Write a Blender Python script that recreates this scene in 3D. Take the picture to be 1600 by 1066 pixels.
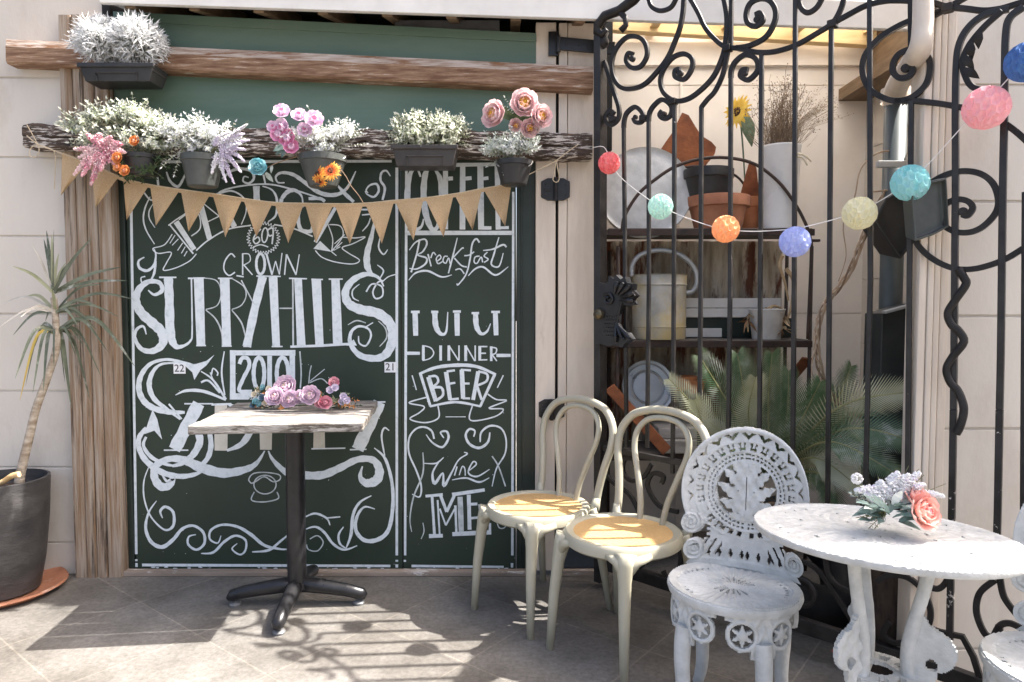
import bpy, bmesh, math, random
from mathutils import Vector, Matrix
from math import pi, sin, cos, radians, sqrt, atan2, exp
for o in list(bpy.data.objects): bpy.data.objects.remove(o)
scene = bpy.context.scene
COL = scene.collection
R = random.Random(7)
# ------------------------------------------------------------------ camera, sky, sun, exposure
F_PX = 1080.0; CAM_H = 1.216; PITCH = math.atan(53 / F_PX)
cam_d = bpy.data.cameras.new('camera'); cam = bpy.data.objects.new('camera', cam_d); COL.objects.link(cam)
cam_d.sensor_width = 36.0; cam_d.lens = F_PX / 1600 * 36; cam_d.clip_end = 2000; cam_d.clip_start = .05
cam.location = (0, 0, CAM_H); cam.rotation_euler = (pi / 2 - PITCH, 0, 0)
scene.camera = cam
SUN = Vector((.563, .045, .776)).normalized()          # towards the sun
wd = bpy.data.worlds.new('World'); scene.world = wd; wd.use_nodes = True
nt = wd.node_tree; bg = nt.nodes['Background']
sk = nt.nodes.new('ShaderNodeTexSky'); sk.sky_type = 'NISHITA'; sk.sun_disc = False
sk.sun_elevation = math.asin(SUN.z); sk.sun_rotation = atan2(SUN.x, SUN.y)
sk.air_density = .8; sk.dust_density = 7; sk.ozone_density = .4
nt.links.new(sk.outputs[0], bg.inputs[0]); bg.inputs[1].default_value = .125
sl = bpy.data.lights.new('sun', 'SUN'); sl.energy = 4.0; sl.angle = radians(.5); sl.color = (1, .97, .93)
so = bpy.data.objects.new('sun', sl); COL.objects.link(so)
so.rotation_euler = SUN.to_track_quat('Z', 'Y').to_euler(); so.location = (3, 1, 6)
vs = scene.view_settings; vs.view_transform = 'Standard'; vs.look = 'None'; vs.gamma = 1; vs.exposure = 1.99
# ------------------------------------------------------------------ pixel -> place in the scene
def ray(px, py):
    fw = Vector((0, cos(PITCH), -sin(PITCH))); up = Vector((0, sin(PITCH), cos(PITCH)))
    return fw + Vector((1, 0, 0)) * ((px - 800) / F_PX) + up * ((533 - py) / F_PX)
CP = Vector((0, 0, CAM_H))
def at(px, py, Y): v = ray(px, py); return CP + v * (Y / v.y)
def onz(px, py, z): v = ray(px, py); return CP + v * ((z - CAM_H) / v.z)
# ------------------------------------------------------------------ mesh builder
def V(*a): return Vector(a)
def perp(d):
    a = Vector((0, 0, 1)) if abs(d.z) < .9 else Vector((1, 0, 0))
    return d.cross(a).normalized()
def spl(pts, sub=6, closed=False):
    """Catmull-Rom through tuples/vectors of any length"""
    P = [tuple(p) for p in pts]; n = len(P)
    if n < 3: 
        if n == 2: return [tuple(P[0][k] + (P[1][k] - P[0][k]) * i / 2 for k in range(len(P[0]))) for i in range(3)]
        return P
    out = []
    rng = range(n) if closed else range(n - 1)
    for i in rng:
        if closed: a, b, c, d = P[(i - 1) % n], P[i], P[(i + 1) % n], P[(i + 2) % n]
        else: a, b, c, d = P[max(i - 1, 0)], P[i], P[i + 1], P[min(i + 2, n - 1)]
        for s in range(sub):
            t = s / sub
            out.append(tuple(.5 * (2 * b[k] + (c[k] - a[k]) * t + (2 * a[k] - 5 * b[k] + 4 * c[k] - d[k]) * t * t + (3 * b[k] - a[k] - 3 * c[k] + d[k]) * t ** 3) for k in range(len(b))))
    out.append(P[0] if closed else P[-1])
    return out
def vspl(pts, sub=6, closed=False): return [Vector(p) for p in spl(pts, sub, closed)]
class MB:
    def __init__(s): s.v = []; s.f = []; s.m = []
    def add(s, vs_, fs, mi=0):
        o = len(s.v); s.v += [Vector(v) for v in vs_]; s.f += [tuple(i + o for i in f) for f in fs]; s.m += [mi] * len(fs); return s
    def obox(s, c, ax, ay, az, mi=0):
        c, ax, ay, az = map(Vector, (c, ax, ay, az))
        vs_ = [c + ax * i + ay * j + az * k for k in (-1, 1) for j in (-1, 1) for i in (-1, 1)]
        return s.add(vs_, [(0, 2, 3, 1), (4, 5, 7, 6), (0, 1, 5, 4), (2, 6, 7, 3), (0, 4, 6, 2), (1, 3, 7, 5)], mi)
    def box(s, a, b, mi=0):
        a, b = Vector(a), Vector(b); h = (b - a) / 2
        return s.obox((a + b) / 2, (h.x, 0, 0), (0, h.y, 0), (0, 0, h.z), mi)
    def beam(s, a, b, up, w, h, mi=0):
        a, b = Vector(a), Vector(b); d = (b - a); L = d.length; d = d.normalized(); sd = d.cross(Vector(up)).normalized(); u = sd.cross(d)
        return s.obox((a + b) / 2, d * L / 2, sd * w / 2, u * h / 2, mi)
    def tube(s, path, r, n=8, mi=0, cap=True):
        P = [Vector(p) for p in path]; k = len(P)
        rs = [r] * k if isinstance(r, (int, float)) else (list(r) if len(r) == k else [r[0] + (r[-1] - r[0]) * i / (k - 1) for i in range(k)])
        o = len(s.v); u = None
        for i in range(k):
            d = (P[min(i + 1, k - 1)] - P[max(i - 1, 0)])
            d = d.normalized() if d.length > 1e-9 else Vector((0, 0, 1))
            u = perp(d) if u is None else (u - d * u.dot(d))
            u = u.normalized() if u.length > 1e-6 else perp(d)
            w = d.cross(u)
            for j in range(n):
                a = 2 * pi * j / n; s.v.append(P[i] + (u * cos(a) + w * sin(a)) * rs[i])
        for i in range(k - 1):
            for j in range(n):
                s.f.append((o + i * n + j, o + i * n + (j + 1) % n, o + (i + 1) * n + (j + 1) % n, o + (i + 1) * n + j)); s.m.append(mi)
        if cap:
            s.f.append(tuple(o + j for j in range(n))[::-1]); s.f.append(tuple(o + (k - 1) * n + j for j in range(n))); s.m += [mi, mi]
        return s
    def sweep(s, path, nrm, w, d, mi=0):
        """rectangular bar: w across the path in its plane, d along nrm (w, d numbers or lists)"""
        P = [Vector(p) for p in path]; k = len(P); nrm = Vector(nrm).normalized(); o = len(s.v)
        for i in range(k):
            t = (P[min(i + 1, k - 1)] - P[max(i - 1, 0)]); t = t.normalized() if t.length > 1e-9 else Vector((0, 0, 1))
            sd = t.cross(nrm).normalized()
            ww = w if isinstance(w, (int, float)) else w[0] + (w[-1] - w[0]) * i / (k - 1)
            dd = d
            for a, b in ((-1, -1), (1, -1), (1, 1), (-1, 1)): s.v.append(P[i] + sd * a * ww / 2 + nrm * b * dd / 2)
        for i in range(k - 1):
            for j in range(4): s.f.append((o + i * 4 + j, o + i * 4 + (j + 1) % 4, o + i * 4 + 4 + (j + 1) % 4, o + i * 4 + 4 + j)); s.m.append(mi)
        s.f.append((o + 3, o + 2, o + 1, o)); e = o + (k - 1) * 4; s.f.append((e, e + 1, e + 2, e + 3)); s.m += [mi, mi]
        return s
    def lathe(s, prof, c=(0, 0, 0), n=32, mi=0, ax=(0, 0, 1), sq=None):
        c = Vector(c); ax = Vector(ax).normalized(); u = perp(ax); w = ax.cross(u); o = len(s.v); k = len(prof)
        for r, z in prof:
            for j in range(n):
                a = 2 * pi * j / n; rr = max(r, 1e-5)
                s.v.append(c + (u * cos(a) + w * sin(a)) * rr + ax * z)
        for i in range(k - 1):
            for j in range(n): s.f.append((o + i * n + j, o + i * n + (j + 1) % n, o + i * n + n + (j + 1) % n, o + i * n + n + j)); s.m.append(mi)
        return s
    def ribbon(s, path, ws, nrm, mi=0):
        P = [Vector(p) for p in path]; k = len(P); nrm = Vector(nrm); o = len(s.v)
        for i in range(k):
            t = (P[min(i + 1, k - 1)] - P[max(i - 1, 0)]); t = t.normalized() if t.length > 1e-9 else Vector((1, 0, 0))
            sd = t.cross(nrm).normalized(); w = ws[i] / 2
            s.v += [P[i] - sd * w, P[i] + sd * w]
        for i in range(k - 1): s.f.append((o + 2 * i, o + 2 * i + 1, o + 2 * i + 3, o + 2 * i + 2)); s.m.append(mi)
        return s
    def leaf(s, p, d, n, l, w, bend=0.0, mi=0, seg=3, fold=0.0, base=.35):
        p = Vector(p); d = Vector(d).normalized(); n = Vector(n); sd = d.cross(n)
        sd = sd.normalized() if sd.length > 1e-5 else perp(d)
        n = sd.cross(d).normalized(); o = len(s.v); q = p.copy(); dd = d.copy()
        for i in range(seg + 1):
            t = i / seg; ww = w * (base + (1 - base) * min(1, t * 2.2)) * (1 - t ** 2.2) * .5 if i < seg else w * .02
            s.v += [q - sd * ww + n * fold * ww, q + sd * ww + n * fold * ww]
            dd = (dd - n * bend / seg).normalized(); q = q + dd * (l / seg)
        for i in range(seg): s.f.append((o + 2 * i, o + 2 * i + 1, o + 2 * i + 3, o + 2 * i + 2)); s.m.append(mi)
        return s
    def blob(s, c, r, mi=0, st=(1, 1, 1)):
        c = Vector(c); vs_ = [c + Vector((a * r * st[0], b * r * st[1], e * r * st[2])) for a, b, e in ((1, 0, 0), (-1, 0, 0), (0, 1, 0), (0, -1, 0), (0, 0, 1), (0, 0, -1))]
        return s.add(vs_, [(0, 2, 4), (2, 1, 4), (1, 3, 4), (3, 0, 4), (2, 0, 5), (1, 2, 5), (3, 1, 5), (0, 3, 5)], mi)
    def prism(s, pts, off, mi=0):
        """closed outline (points in order) extruded by vector off"""
        P = [Vector(p) for p in pts]; off = Vector(off); n = len(P)
        fs = [tuple(range(n))[::-1], tuple(range(n, 2 * n))] + [(i, (i + 1) % n, n + (i + 1) % n, n + i) for i in range(n)]
        return s.add(P + [p + off for p in P], fs, mi)
    def perf(s, mask, b, cell, th, mapf, mi=0, relief=None):
        """pierced plate: cells of size cell where mask(u,v); mapf(u,v,w)->point"""
        x0, x1, y0, y1 = b; nx = int((x1 - x0) / cell); ny = int((y1 - y0) / cell)
        inn = [[mask(x0 + (i + .5) * cell, y0 + (j + .5) * cell) for j in range(ny)] for i in range(nx)]
        idx = {}
        def vid(i, j, k):
            key = (i, j, k)
            if key not in idx:
                u, v = x0 + i * cell, y0 + j * cell
                rr = relief(u, v) if relief else 0
                idx[key] = len(s.v); s.v.append(Vector(mapf(u, v, (th / 2 + rr) if k else -th / 2)))
            return idx[key]
        g = lambda i, j: 0 <= i < nx and 0 <= j < ny and inn[i][j]
        for i in range(nx):
            for j in range(ny):
                if not inn[i][j]: continue
                for k in (0, 1):
                    q = [vid(i, j, k), vid(i + 1, j, k), vid(i + 1, j + 1, k), vid(i, j + 1, k)]
                    s.f.append(tuple(q if k else q[::-1])); s.m.append(mi)
                for (di, dj, a, c_) in ((-1, 0, (i, j), (i, j + 1)), (1, 0, (i + 1, j + 1), (i + 1, j)), (0, -1, (i + 1, j), (i, j)), (0, 1, (i, j + 1), (i + 1, j + 1))):
                    if not g(i + di, j + dj):
                        s.f.append((vid(*a, 0), vid(*a, 1), vid(*c_, 1), vid(*c_, 0))); s.m.append(mi)
        return s
    def build(s, name, mats, parent=None, smooth=False, bevel=0, recalc=True, ang=None):
        me = bpy.data.meshes.new(name); off = Vector(parent_world(parent)) if parent else Vector((0, 0, 0))
        me.from_pydata([tuple(v - off) for v in s.v], [], s.f)
        mats = mats if isinstance(mats, (list, tuple)) else [mats]
        for m in mats: me.materials.append(m)
        if len(mats) > 1: me.polygons.foreach_set('material_index', s.m)
        if recalc:
            bm = bmesh.new(); bm.from_mesh(me); bmesh.ops.recalc_face_normals(bm, faces=bm.faces); bm.to_mesh(me); bm.free()
        if smooth: me.polygons.foreach_set('use_smooth', [True] * len(me.polygons))
        if ang and smooth: me.set_sharp_from_angle(angle=radians(ang))
        me.update()
        o = bpy.data.objects.new(name, me); COL.objects.link(o)
        if parent: o.parent = parent
        if bevel:
            b = o.modifiers.new('bevel', 'BEVEL'); b.width = bevel; b.segments = 2; b.limit_method = 'ANGLE'; b.angle_limit = radians(40)
        return o
def parent_world(p):
    q = Vector((0, 0, 0))
    while p is not None: q = q + p.location; p = p.parent
    return q
def tag(o, label=None, cat=None, group=None, kind=None):
    if label: o['label'] = label
    if cat: o['category'] = cat
    if group: o['group'] = group
    if kind: o['kind'] = kind
    return o
def thing(name, label, cat, loc=(0, 0, 0), group=None):
    o = bpy.data.objects.new(name, None); COL.objects.link(o); o.location = loc; o.empty_display_size = .1
    return tag(o, label, cat, group)
def copy_thing(o, loc, rz, label):
    c = o.copy(); COL.objects.link(c); c.location = loc; c.rotation_euler = (0, 0, rz); c['label'] = label
    for ch in [k for k in bpy.data.objects if k.parent == o]:
        d = ch.copy(); COL.objects.link(d); d.parent = c
        for g in [k for k in bpy.data.objects if k.parent == ch]:
            e = g.copy(); COL.objects.link(e); e.parent = d
    return c
# ------------------------------------------------------------------ materials
def mat(name, c1, c2=None, scale=8, rough=.6, bump=0, bscale=None, metal=0, stretch=(1, 1, 1), lo=.35, hi=.65, trans=0, spec=.4, c3=None, s3=3, t3=(.55, .6), detail=6, grime=None):
    m = bpy.data.materials.new(name); m.use_nodes = True; n = m.node_tree.nodes; L = m.node_tree.links; b = n['Principled BSDF']
    b.inputs['Roughness'].default_value = rough; b.inputs['Metallic'].default_value = metal; b.inputs['Specular IOR Level'].default_value = spec
    tc = n.new('ShaderNodeTexCoord'); mp = n.new('ShaderNodeMapping'); mp.inputs['Scale'].default_value = stretch; L.new(tc.outputs['Object'], mp.inputs[0])
    def noise(sc, det=6, ro=.6):
        t = n.new('ShaderNodeTexNoise'); t.inputs['Scale'].default_value = sc; t.inputs['Detail'].default_value = det; t.inputs['Roughness'].default_value = ro; L.new(mp.outputs[0], t.inputs[0]); return t
    def ramp(src, a, c, ca=(0, 0, 0, 1), cb=(1, 1, 1, 1)):
        r = n.new('ShaderNodeValToRGB'); r.color_ramp.elements[0].position = a; r.color_ramp.elements[1].position = c
        r.color_ramp.elements[0].color = ca; r.color_ramp.elements[1].color = cb; L.new(src, r.inputs[0]); return r
    col = None
    if c2 is None: b.inputs['Base Color'].default_value = (*c1, 1)
    else:
        t = noise(scale, detail); r = ramp(t.outputs[0], lo, hi, (*c1, 1), (*c2, 1)); col = r.outputs[0]
        if c3:
            t3n = noise(s3, 8, .7); r3 = ramp(t3n.outputs[0], *t3); mx = n.new('ShaderNodeMix'); mx.data_type = 'RGBA'
            L.new(r3.outputs[0], mx.inputs['Factor']); L.new(col, mx.inputs['A']); mx.inputs['B'].default_value = (*c3, 1); col = mx.outputs['Result']
        L.new(col, b.inputs['Base Color'])
        rr = ramp(t.outputs[0], .3, .7, (rough * .8,) * 3 + (1,), (min(1, rough * 1.15),) * 3 + (1,)); L.new(rr.outputs[0], b.inputs['Roughness'])
    if bump:
        t = noise(bscale or scale * 2, 8); bp = n.new('ShaderNodeBump'); bp.inputs['Strength'].default_value = min(1, bump); bp.inputs['Distance'].default_value = .004 * max(1, bump)
        L.new(t.outputs[0], bp.inputs['Height']); L.new(bp.outputs[0], b.inputs['Normal'])
    if trans:
        tr = n.new('ShaderNodeBsdfTranslucent'); ms = n.new('ShaderNodeMixShader'); ms.inputs[0].default_value = trans
        if col: L.new(col, tr.inputs[0])
        else: tr.inputs[0].default_value = (*c1, 1)
        out = n['Material Output']; L.new(b.outputs[0], ms.inputs[1]); L.new(tr.outputs[0], ms.inputs[2]); L.new(ms.outputs[0], out.inputs[0])
    return m
M = {}
# ------------------------------------------------------------------ shared materials
M['siding'] = mat('weatherboard_paint', (.55, .50, .435), (.61, .56, .49), 3, .55, .25, 60, lo=.3, hi=.7, stretch=(1, 1, .5), c3=(.47, .41, .34), s3=3.4, t3=(.52, .76))
M['siding_far'] = mat('weathered_cream_paint', (.76, .70, .63), (.83, .77, .70), 4, .6, .12, 30)
M['cream'] = mat('cream_timber_paint', (.55, .47, .385), (.65, .57, .475), 5, .5, .3, 30, stretch=(3, 3, .6), c3=(.44, .37, .30), s3=2.4, t3=(.60, .74))
M['white_trim'] = mat('white_trim_paint', (.62, .60, .56), (.72, .70, .66), 6, .5, .1, 30)
M['board_green'] = mat('blackboard_green_paint', (.019, .030, .020), (.031, .048, .033), 2.2, .5, .1, 60, spec=.35, lo=.25, hi=.75)
M['frame_green'] = mat('dark_green_gloss_paint', (.014, .022, .017), (.024, .034, .027), 5, .42, .15, 40)
M['upper_green'] = mat('weathered_green_paint', (.085, .14, .10), (.125, .185, .14), 3, .48, .15, 50, stretch=(.4, 1, 2), c3=(.2, .24, .2), s3=22, t3=(.70, .76))
M['chalk'] = mat('white_sign_paint', (.48, .54, .55), (.68, .73, .75), 38, .65, .2, 60, lo=.26, hi=.5)
M['chalk_thin'] = mat('thin_white_sign_paint', (.34, .39, .38), (.60, .64, .64), 26, .6, 0, lo=.3, hi=.62)
M['chalk_old'] = mat('yellowed_white_sign_paint', (.55, .52, .44), (.66, .63, .55), 14, .6)
M['timber_post'] = mat('weathered_timber', (.25, .155, .085), (.42, .35, .28), 7, .85, 1.6, 30, stretch=(9, 9, .4), c3=(.075, .055, .04), s3=4, t3=(.54, .64), lo=.38, hi=.62, detail=10)
M['beam'] = mat('brown_stained_timber', (.15, .075, .04), (.34, .215, .135), 9, .8, 1.4, 30, stretch=(.9, 5, 9), c3=(.50, .43, .37), s3=9, t3=(.60, .64), detail=10, lo=.38, hi=.62)
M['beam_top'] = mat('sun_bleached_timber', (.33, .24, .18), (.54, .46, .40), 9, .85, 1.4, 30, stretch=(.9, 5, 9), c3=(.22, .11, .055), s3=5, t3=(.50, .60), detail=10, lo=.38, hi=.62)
M['sleeper'] = mat('peeling_black_timber', (.025, .018, .014), (.11, .075, .055), 6, .85, 2.5, 16, stretch=(1.3, 4, 9), c3=(.60, .55, .49), s3=9, t3=(.51, .56), detail=10)
M['dark'] = mat('void_shade_black', (.012, .012, .012), rough=.8)  # near-black colour stands in for shade in the eave void and door gap
M['black_metal'] = mat('black_painted_steel', (.010, .010, .011), (.022, .021, .022), 14, .32, .25, 60)
M['sill'] = mat('worn_sill_paint', (.22, .17, .13), (.33, .265, .21), 7, .75, .4, 30, stretch=(.6, 3, 3), c3=(.62, .57, .52), s3=5, t3=(.60, .64))
M['rafter'] = mat('pale_pine', (.62, .43, .20), (.74, .56, .30), 5, .6, .2, 20, stretch=(1, 6, 6))
M['rafter_dark'] = mat('brown_old_pine', (.12, .075, .04), (.22, .15, .09), 5, .7, .2, 20, stretch=(6, 1, 6))
# paving: square stone tiles laid on the diagonal
m = bpy.data.materials.new('stone_paving'); m.use_nodes = True; n = m.node_tree.nodes; L = m.node_tree.links; b = n['Principled BSDF']
tc = n.new('ShaderNodeTexCoord'); mp = n.new('ShaderNodeMapping'); mp.inputs['Rotation'].default_value = (0, 0, radians(38)); mp.inputs['Location'].default_value = (.17, .12, 0); L.new(tc.outputs['Object'], mp.inputs[0])
br = n.new('ShaderNodeTexBrick'); br.offset = 0; br.inputs['Scale'].default_value = 1; br.inputs['Brick Width'].default_value = .46; br.inputs['Row Height'].default_value = .46; br.inputs['Mortar Size'].default_value = .0035; br.inputs['Mortar Smooth'].default_value = .3
L.new(mp.outputs[0], br.inputs[0])
br.inputs['Color1'].default_value = (1, 1, 1, 1); br.inputs['Color2'].default_value = (.84, .84, .84, 1); br.inputs['Mortar'].default_value = (1.30, 1.27, 1.22, 1)
n1 = n.new('ShaderNodeTexNoise'); n1.inputs['Scale'].default_value = 4; n1.inputs['Detail'].default_value = 9; n1.inputs['Roughness'].default_value = .68; L.new(tc.outputs['Object'], n1.inputs[0])
r1 = n.new('ShaderNodeValToRGB'); r1.color_ramp.elements[0].position = .36; r1.color_ramp.elements[1].position = .64; r1.color_ramp.elements[0].color = (.15, .141, .127, 1); r1.color_ramp.elements[1].color = (.236, .224, .206, 1); L.new(n1.outputs[0], r1.inputs[0])
n2 = n.new('ShaderNodeTexNoise'); n2.inputs['Scale'].default_value = 1.3; n2.inputs['Detail'].default_value = 8; L.new(tc.outputs['Object'], n2.inputs[0])
r2 = n.new('ShaderNodeValToRGB'); r2.color_ramp.elements[0].position = .36; r2.color_ramp.elements[1].position = .6; r2.color_ramp.elements[0].color = (.66, .63, .60, 1); r2.color_ramp.elements[1].color = (1, 1, 1, 1); L.new(n2.outputs[0], r2.inputs[0])
mx = n.new('ShaderNodeMix'); mx.data_type = 'RGBA'; mx.blend_type = 'MULTIPLY'; mx.inputs['Factor'].default_value = 1; L.new(r1.outputs[0], mx.inputs['A']); L.new(br.outputs[0], mx.inputs['B'])
mx2 = n.new('ShaderNodeMix'); mx2.data_type = 'RGBA'; mx2.blend_type = 'MULTIPLY'; mx2.inputs['Factor'].default_value = 1; L.new(mx.outputs['Result'], mx2.inputs['A']); L.new(r2.outputs[0], mx2.inputs['B'])
n4 = n.new('ShaderNodeTexNoise'); n4.inputs['Scale'].default_value = 55; n4.inputs['Detail'].default_value = 10; n4.inputs['Roughness'].default_value = .75; L.new(tc.outputs['Object'], n4.inputs[0])
r4 = n.new('ShaderNodeValToRGB'); r4.color_ramp.elements[0].position = .38; r4.color_ramp.elements[1].position = .60; r4.color_ramp.elements[0].color = (.70, .69, .67, 1); r4.color_ramp.elements[1].color = (1.08, 1.07, 1.06, 1); L.new(n4.outputs[0], r4.inputs[0])
n5 = n.new('ShaderNodeTexNoise'); n5.inputs['Scale'].default_value = 2.2; n5.inputs['Detail'].default_value = 10; n5.inputs['Roughness'].default_value = .7; L.new(tc.outputs['Object'], n5.inputs[0])
r5 = n.new('ShaderNodeValToRGB'); r5.color_ramp.elements[0].position = .60; r5.color_ramp.elements[1].position = .68; r5.color_ramp.elements[0].color = (1, 1, 1, 1); r5.color_ramp.elements[1].color = (.70, .67, .63, 1); L.new(n5.outputs[0], r5.inputs[0])
prev = mx2.outputs['Result']
for r_ in (r4, r5):
    mm = n.new('ShaderNodeMix'); mm.data_type = 'RGBA'; mm.blend_type = 'MULTIPLY'; mm.inputs['Factor'].default_value = 1; L.new(prev, mm.inputs['A']); L.new(r_.outputs[0], mm.inputs['B']); prev = mm.outputs['Result']
L.new(prev, b.inputs['Base Color']); b.inputs['Roughness'].default_value = .62; b.inputs['Specular IOR Level'].default_value = .35
bp = n.new('ShaderNodeBump'); bp.inputs['Strength'].default_value = .35; bp.inputs['Distance'].default_value = .003; n3 = n.new('ShaderNodeTexNoise'); n3.inputs['Scale'].default_value = 40; n3.inputs['Detail'].default_value = 8; L.new(tc.outputs['Object'], n3.inputs[0]); L.new(n3.outputs[0], bp.inputs['Height']); L.new(bp.outputs[0], b.inputs['Normal'])
M['paving'] = m
# ------------------------------------------------------------------ ground
g = MB().add([(-60, -60, 0), (60, -60, 0), (60, 60, 0), (-60, 60, 0)], [(0, 1, 2, 3)]).build('ground', M['paving']); tag(g, kind='structure')
YW = 3.12                                             # plane of the painted door
def siding(mb, x0, x1, z0, z1, y, pitch, zoff, depth=.02, mi=0):
    """weatherboards facing -y: flat boards with a small shadow groove under each"""
    z = z0; first = zoff
    while first > z0: first -= pitch
    zz = first
    while zz < z1:
        a, c = max(zz + .004, z0), min(zz + pitch - .004, z1)
        if c > a + .003: mb.box((x0, y - R.uniform(0, .0015), a), (x1, y + depth, c), mi)
        zz += pitch
    mb.box((x0, y + .006, z0), (x1, y + depth + .06, z1), mi)
# left wall
w = MB(); yl = 3.10
zl = at(50, 369, yl).z; siding(w, -6, at(178, 600, yl).x, 0, 3.4, yl, (at(50, 369, yl).z - at(50, 611, yl).z) / 2, zl)
tag(w.build('weatherboard_wall', M['siding'], bevel=.002), 'cream weatherboard wall with horizontal grooves behind the spiky potted plant', 'wall')
# far side of the wall: building block so that nothing shows through above
# fluted timber post on the left
def fluted(x0, x1, y, z0, z1, nf, depth):
    mb = MB(); pts = []; ws = [.27, .21, .21, .31] if nf == 4 else [1 / nf] * nf; xx = x0
    for i in range(nf):
        w_ = (x1 - x0) * ws[i]; dd = depth * (.86, 1, .9, .8)[i % 4]
        for t, h in ((0, 0), (.03, .6), (.08, .93), (.2, .98), (.5, 1), (.8, .98), (.92, .93), (.97, .6), (1, 0)): pts.append((xx + w_ * t, y - dd * h))
        xx += w_
    ring = [V(px_, py_, z0) for px_, py_ in pts] + [V(x1, y + .05, z0), V(x0, y + .05, z0)]
    return mb.prism(ring, (0, 0, z1 - z0))
tag(fluted(at(105, 500, 3.06).x, at(181, 500, 3.06).x, 3.075, 0, at(140, 24, 3.06).z, 4, .024).build('timber_post', M['timber_post']), 'unpainted weathered timber post with four flutes beside the painted door', 'post')
# ------------------------------------------------------------------ painted double door with sign writing
def P(px, py, off=0): return at(px, py, YW - off)
door = thing('painted_door', 'dark green double door covered with white hand painted cafe lettering and scrolls', 'door', (at(500, 895, YW).x, YW, 0))
xl, xm, xr = at(205, 600, YW).x, at(627.5, 600, YW).x, at(806, 600, YW).x; zt, zb = at(500, 250, YW).z, at(500, 893.5, YW).z - .01
pl = MB().box((xl, YW, zb), (xm - .002, YW + .04, zt + .12)).build('door_leaf', M['board_green'], door, bevel=.002); pl['label'] = 'wide left leaf lettered with a crown and scrolls'
pr = MB().box((xm + .002, YW, zb), (xr, YW + .04, zt + .12)).build('door_leaf', M['board_green'], door, bevel=.002); pr['label'] = 'narrow right leaf lettered as a coffee, beer and wine menu'
fr = MB(); x0f, x1f = at(180, 600, YW).x, at(836, 600, YW).x
fr.box((x0f, YW - .012, .012), (xl - .003, YW + .05, zt + .3)); fr.box((xr + .003, YW - .012, .012), (x1f, YW + .05, zt + .3)); fr.box((xl + .07, YW - .0, zt + .121), (xr, YW + .04, zt + .3))
fr.box((x0f + .03, YW - .018, zb), (x0f + .042, YW - .010, zt)); fr.box((xr + .02, YW - .018, zb), (xr + .028, YW - .010, zt))
fr.build('door_frame', M['frame_green'], door, bevel=.003)
# sill
sm = MB(); sm.box((x0f, YW - .055, 0), (x1f - .02, YW - .014, at(500, 893.5, YW - .055).z)); sm.build('door_sill', M['sill'], door, bevel=.004)
ch = MB()
for i in range(60):   # paint chips along the bottom edge
    px = R.choice([R.uniform(190, 330), R.uniform(640, 800), R.uniform(300, 640)]); py = R.uniform(886, 892); s_ = R.uniform(.002, .011)
    c = P(px, py, .0012); k = R.randint(5, 7)
    ch.add([c + V(s_ * R.uniform(.6, 1.5) * cos(2 * pi * j / k), 0, s_ * .35 * sin(2 * pi * j / k)) for j in range(k)], [tuple(range(k))])
for i in range(70):
    px, py = R.uniform(186, 832), R.uniform(500, 890); s_ = R.uniform(.0008, .0022); c = P(px, py, .0012)
    ch.add([c + V(s_ * cos(2 * pi * j / 5), 0, s_ * R.uniform(.6, 1.6) * sin(2 * pi * j / 5)) for j in range(5)], [tuple(range(5))])
ch.build('paint_chip', M['chalk'], pl, recalc=False)['kind'] = 'stuff'
NS = [0]
class Sign:
    """painted strokes: points in crop coordinates (ox, oy, scale)"""
    def __init__(s, ox, oy, sc): s.o = (ox, oy, sc); s.mb = MB()
    def st(s, pts, w, mi=0, closed=False, sub=6):
        ox, oy, sc = s.o; NS[0] += 1; off = .0010 + (NS[0] % 97) * .00002
        n_ = len(pts); ws = [w] * n_ if isinstance(w, (int, float)) else (list(w) if len(w) == n_ else [w[0] + (w[-1] - w[0]) * i / max(1, n_ - 1) for i in range(n_)])
        q = spl([(p[0] / sc + ox, p[1] / sc + oy, ws[i] / sc) for i, p in enumerate(pts)], sub, closed)
        k = YW / F_PX; path = []; wl = []; ph = R.uniform(0, 9)
        for i, (x, y, w_) in enumerate(q): path.append(P(x, y, off)); wl.append(max(.0015, .92 * w_ * k * (1 + .07 * sin(i * 1.7 + ph))))
        s.mb.ribbon(path, wl, (0, -1, 0), mi); return s
    def ln(s, *segs, w=8, mi=0):
        for sg in segs: s.st([(sg[0], sg[1]), (sg[2], sg[3])], w, mi)
        return s
    def el(s, cx, cy, rx, ry, w, mi=0, rot=0):
        s.st([(cx + rx * cos(a) * cos(rot) - ry * sin(a) * sin(rot), cy + rx * cos(a) * sin(rot) + ry * sin(a) * cos(rot)) for a in [2 * pi * i / 12 for i in range(12)]], w, mi, closed=True, sub=4); return s
    def poly(s, pts, mi=0):
        ox, oy, sc = s.o; NS[0] += 1; off = .0010 + (NS[0] % 97) * .00002
        s.mb.add([P(x / sc + ox, y / sc + oy, off) for x, y in pts], [tuple(range(len(pts)))], mi); return s
    def done(s, name, parent, label=None, mats=None):
        o = s.mb.build(name, mats or [M['chalk'], M['chalk_thin'], M['chalk_old']], parent, recalc=False)
        if label: o['label'] = label
        return o
A_ = (170, 240, 3.332); B_ = (170, 530, 2.881); C_ = (600, 230, 3.23); D_ = (600, 540, 2.961); W_ = (0, 0, 1)
s = Sign(*W_); s.ln((204, 262, 213, 866), (205, 253, 612, 252), (222, 883, 610, 884.5), (620, 262, 620, 868), w=4.6); s.ln((212.6, 874, 212.9, 877), (213, 880, 213.2, 886), (620, 875, 620, 878), (620, 882, 620, 887), w=4.6); s.done('painted_border', pl)
s = Sign(*W_); s.ln((635, 262, 633, 868), (802, 300, 800.5, 868), (643, 884.5, 787, 886), w=4.2); s.ln((632.5, 875, 632.5, 878), (800, 880, 800, 887), w=4.2); s.done('painted_border', pr)
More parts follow.
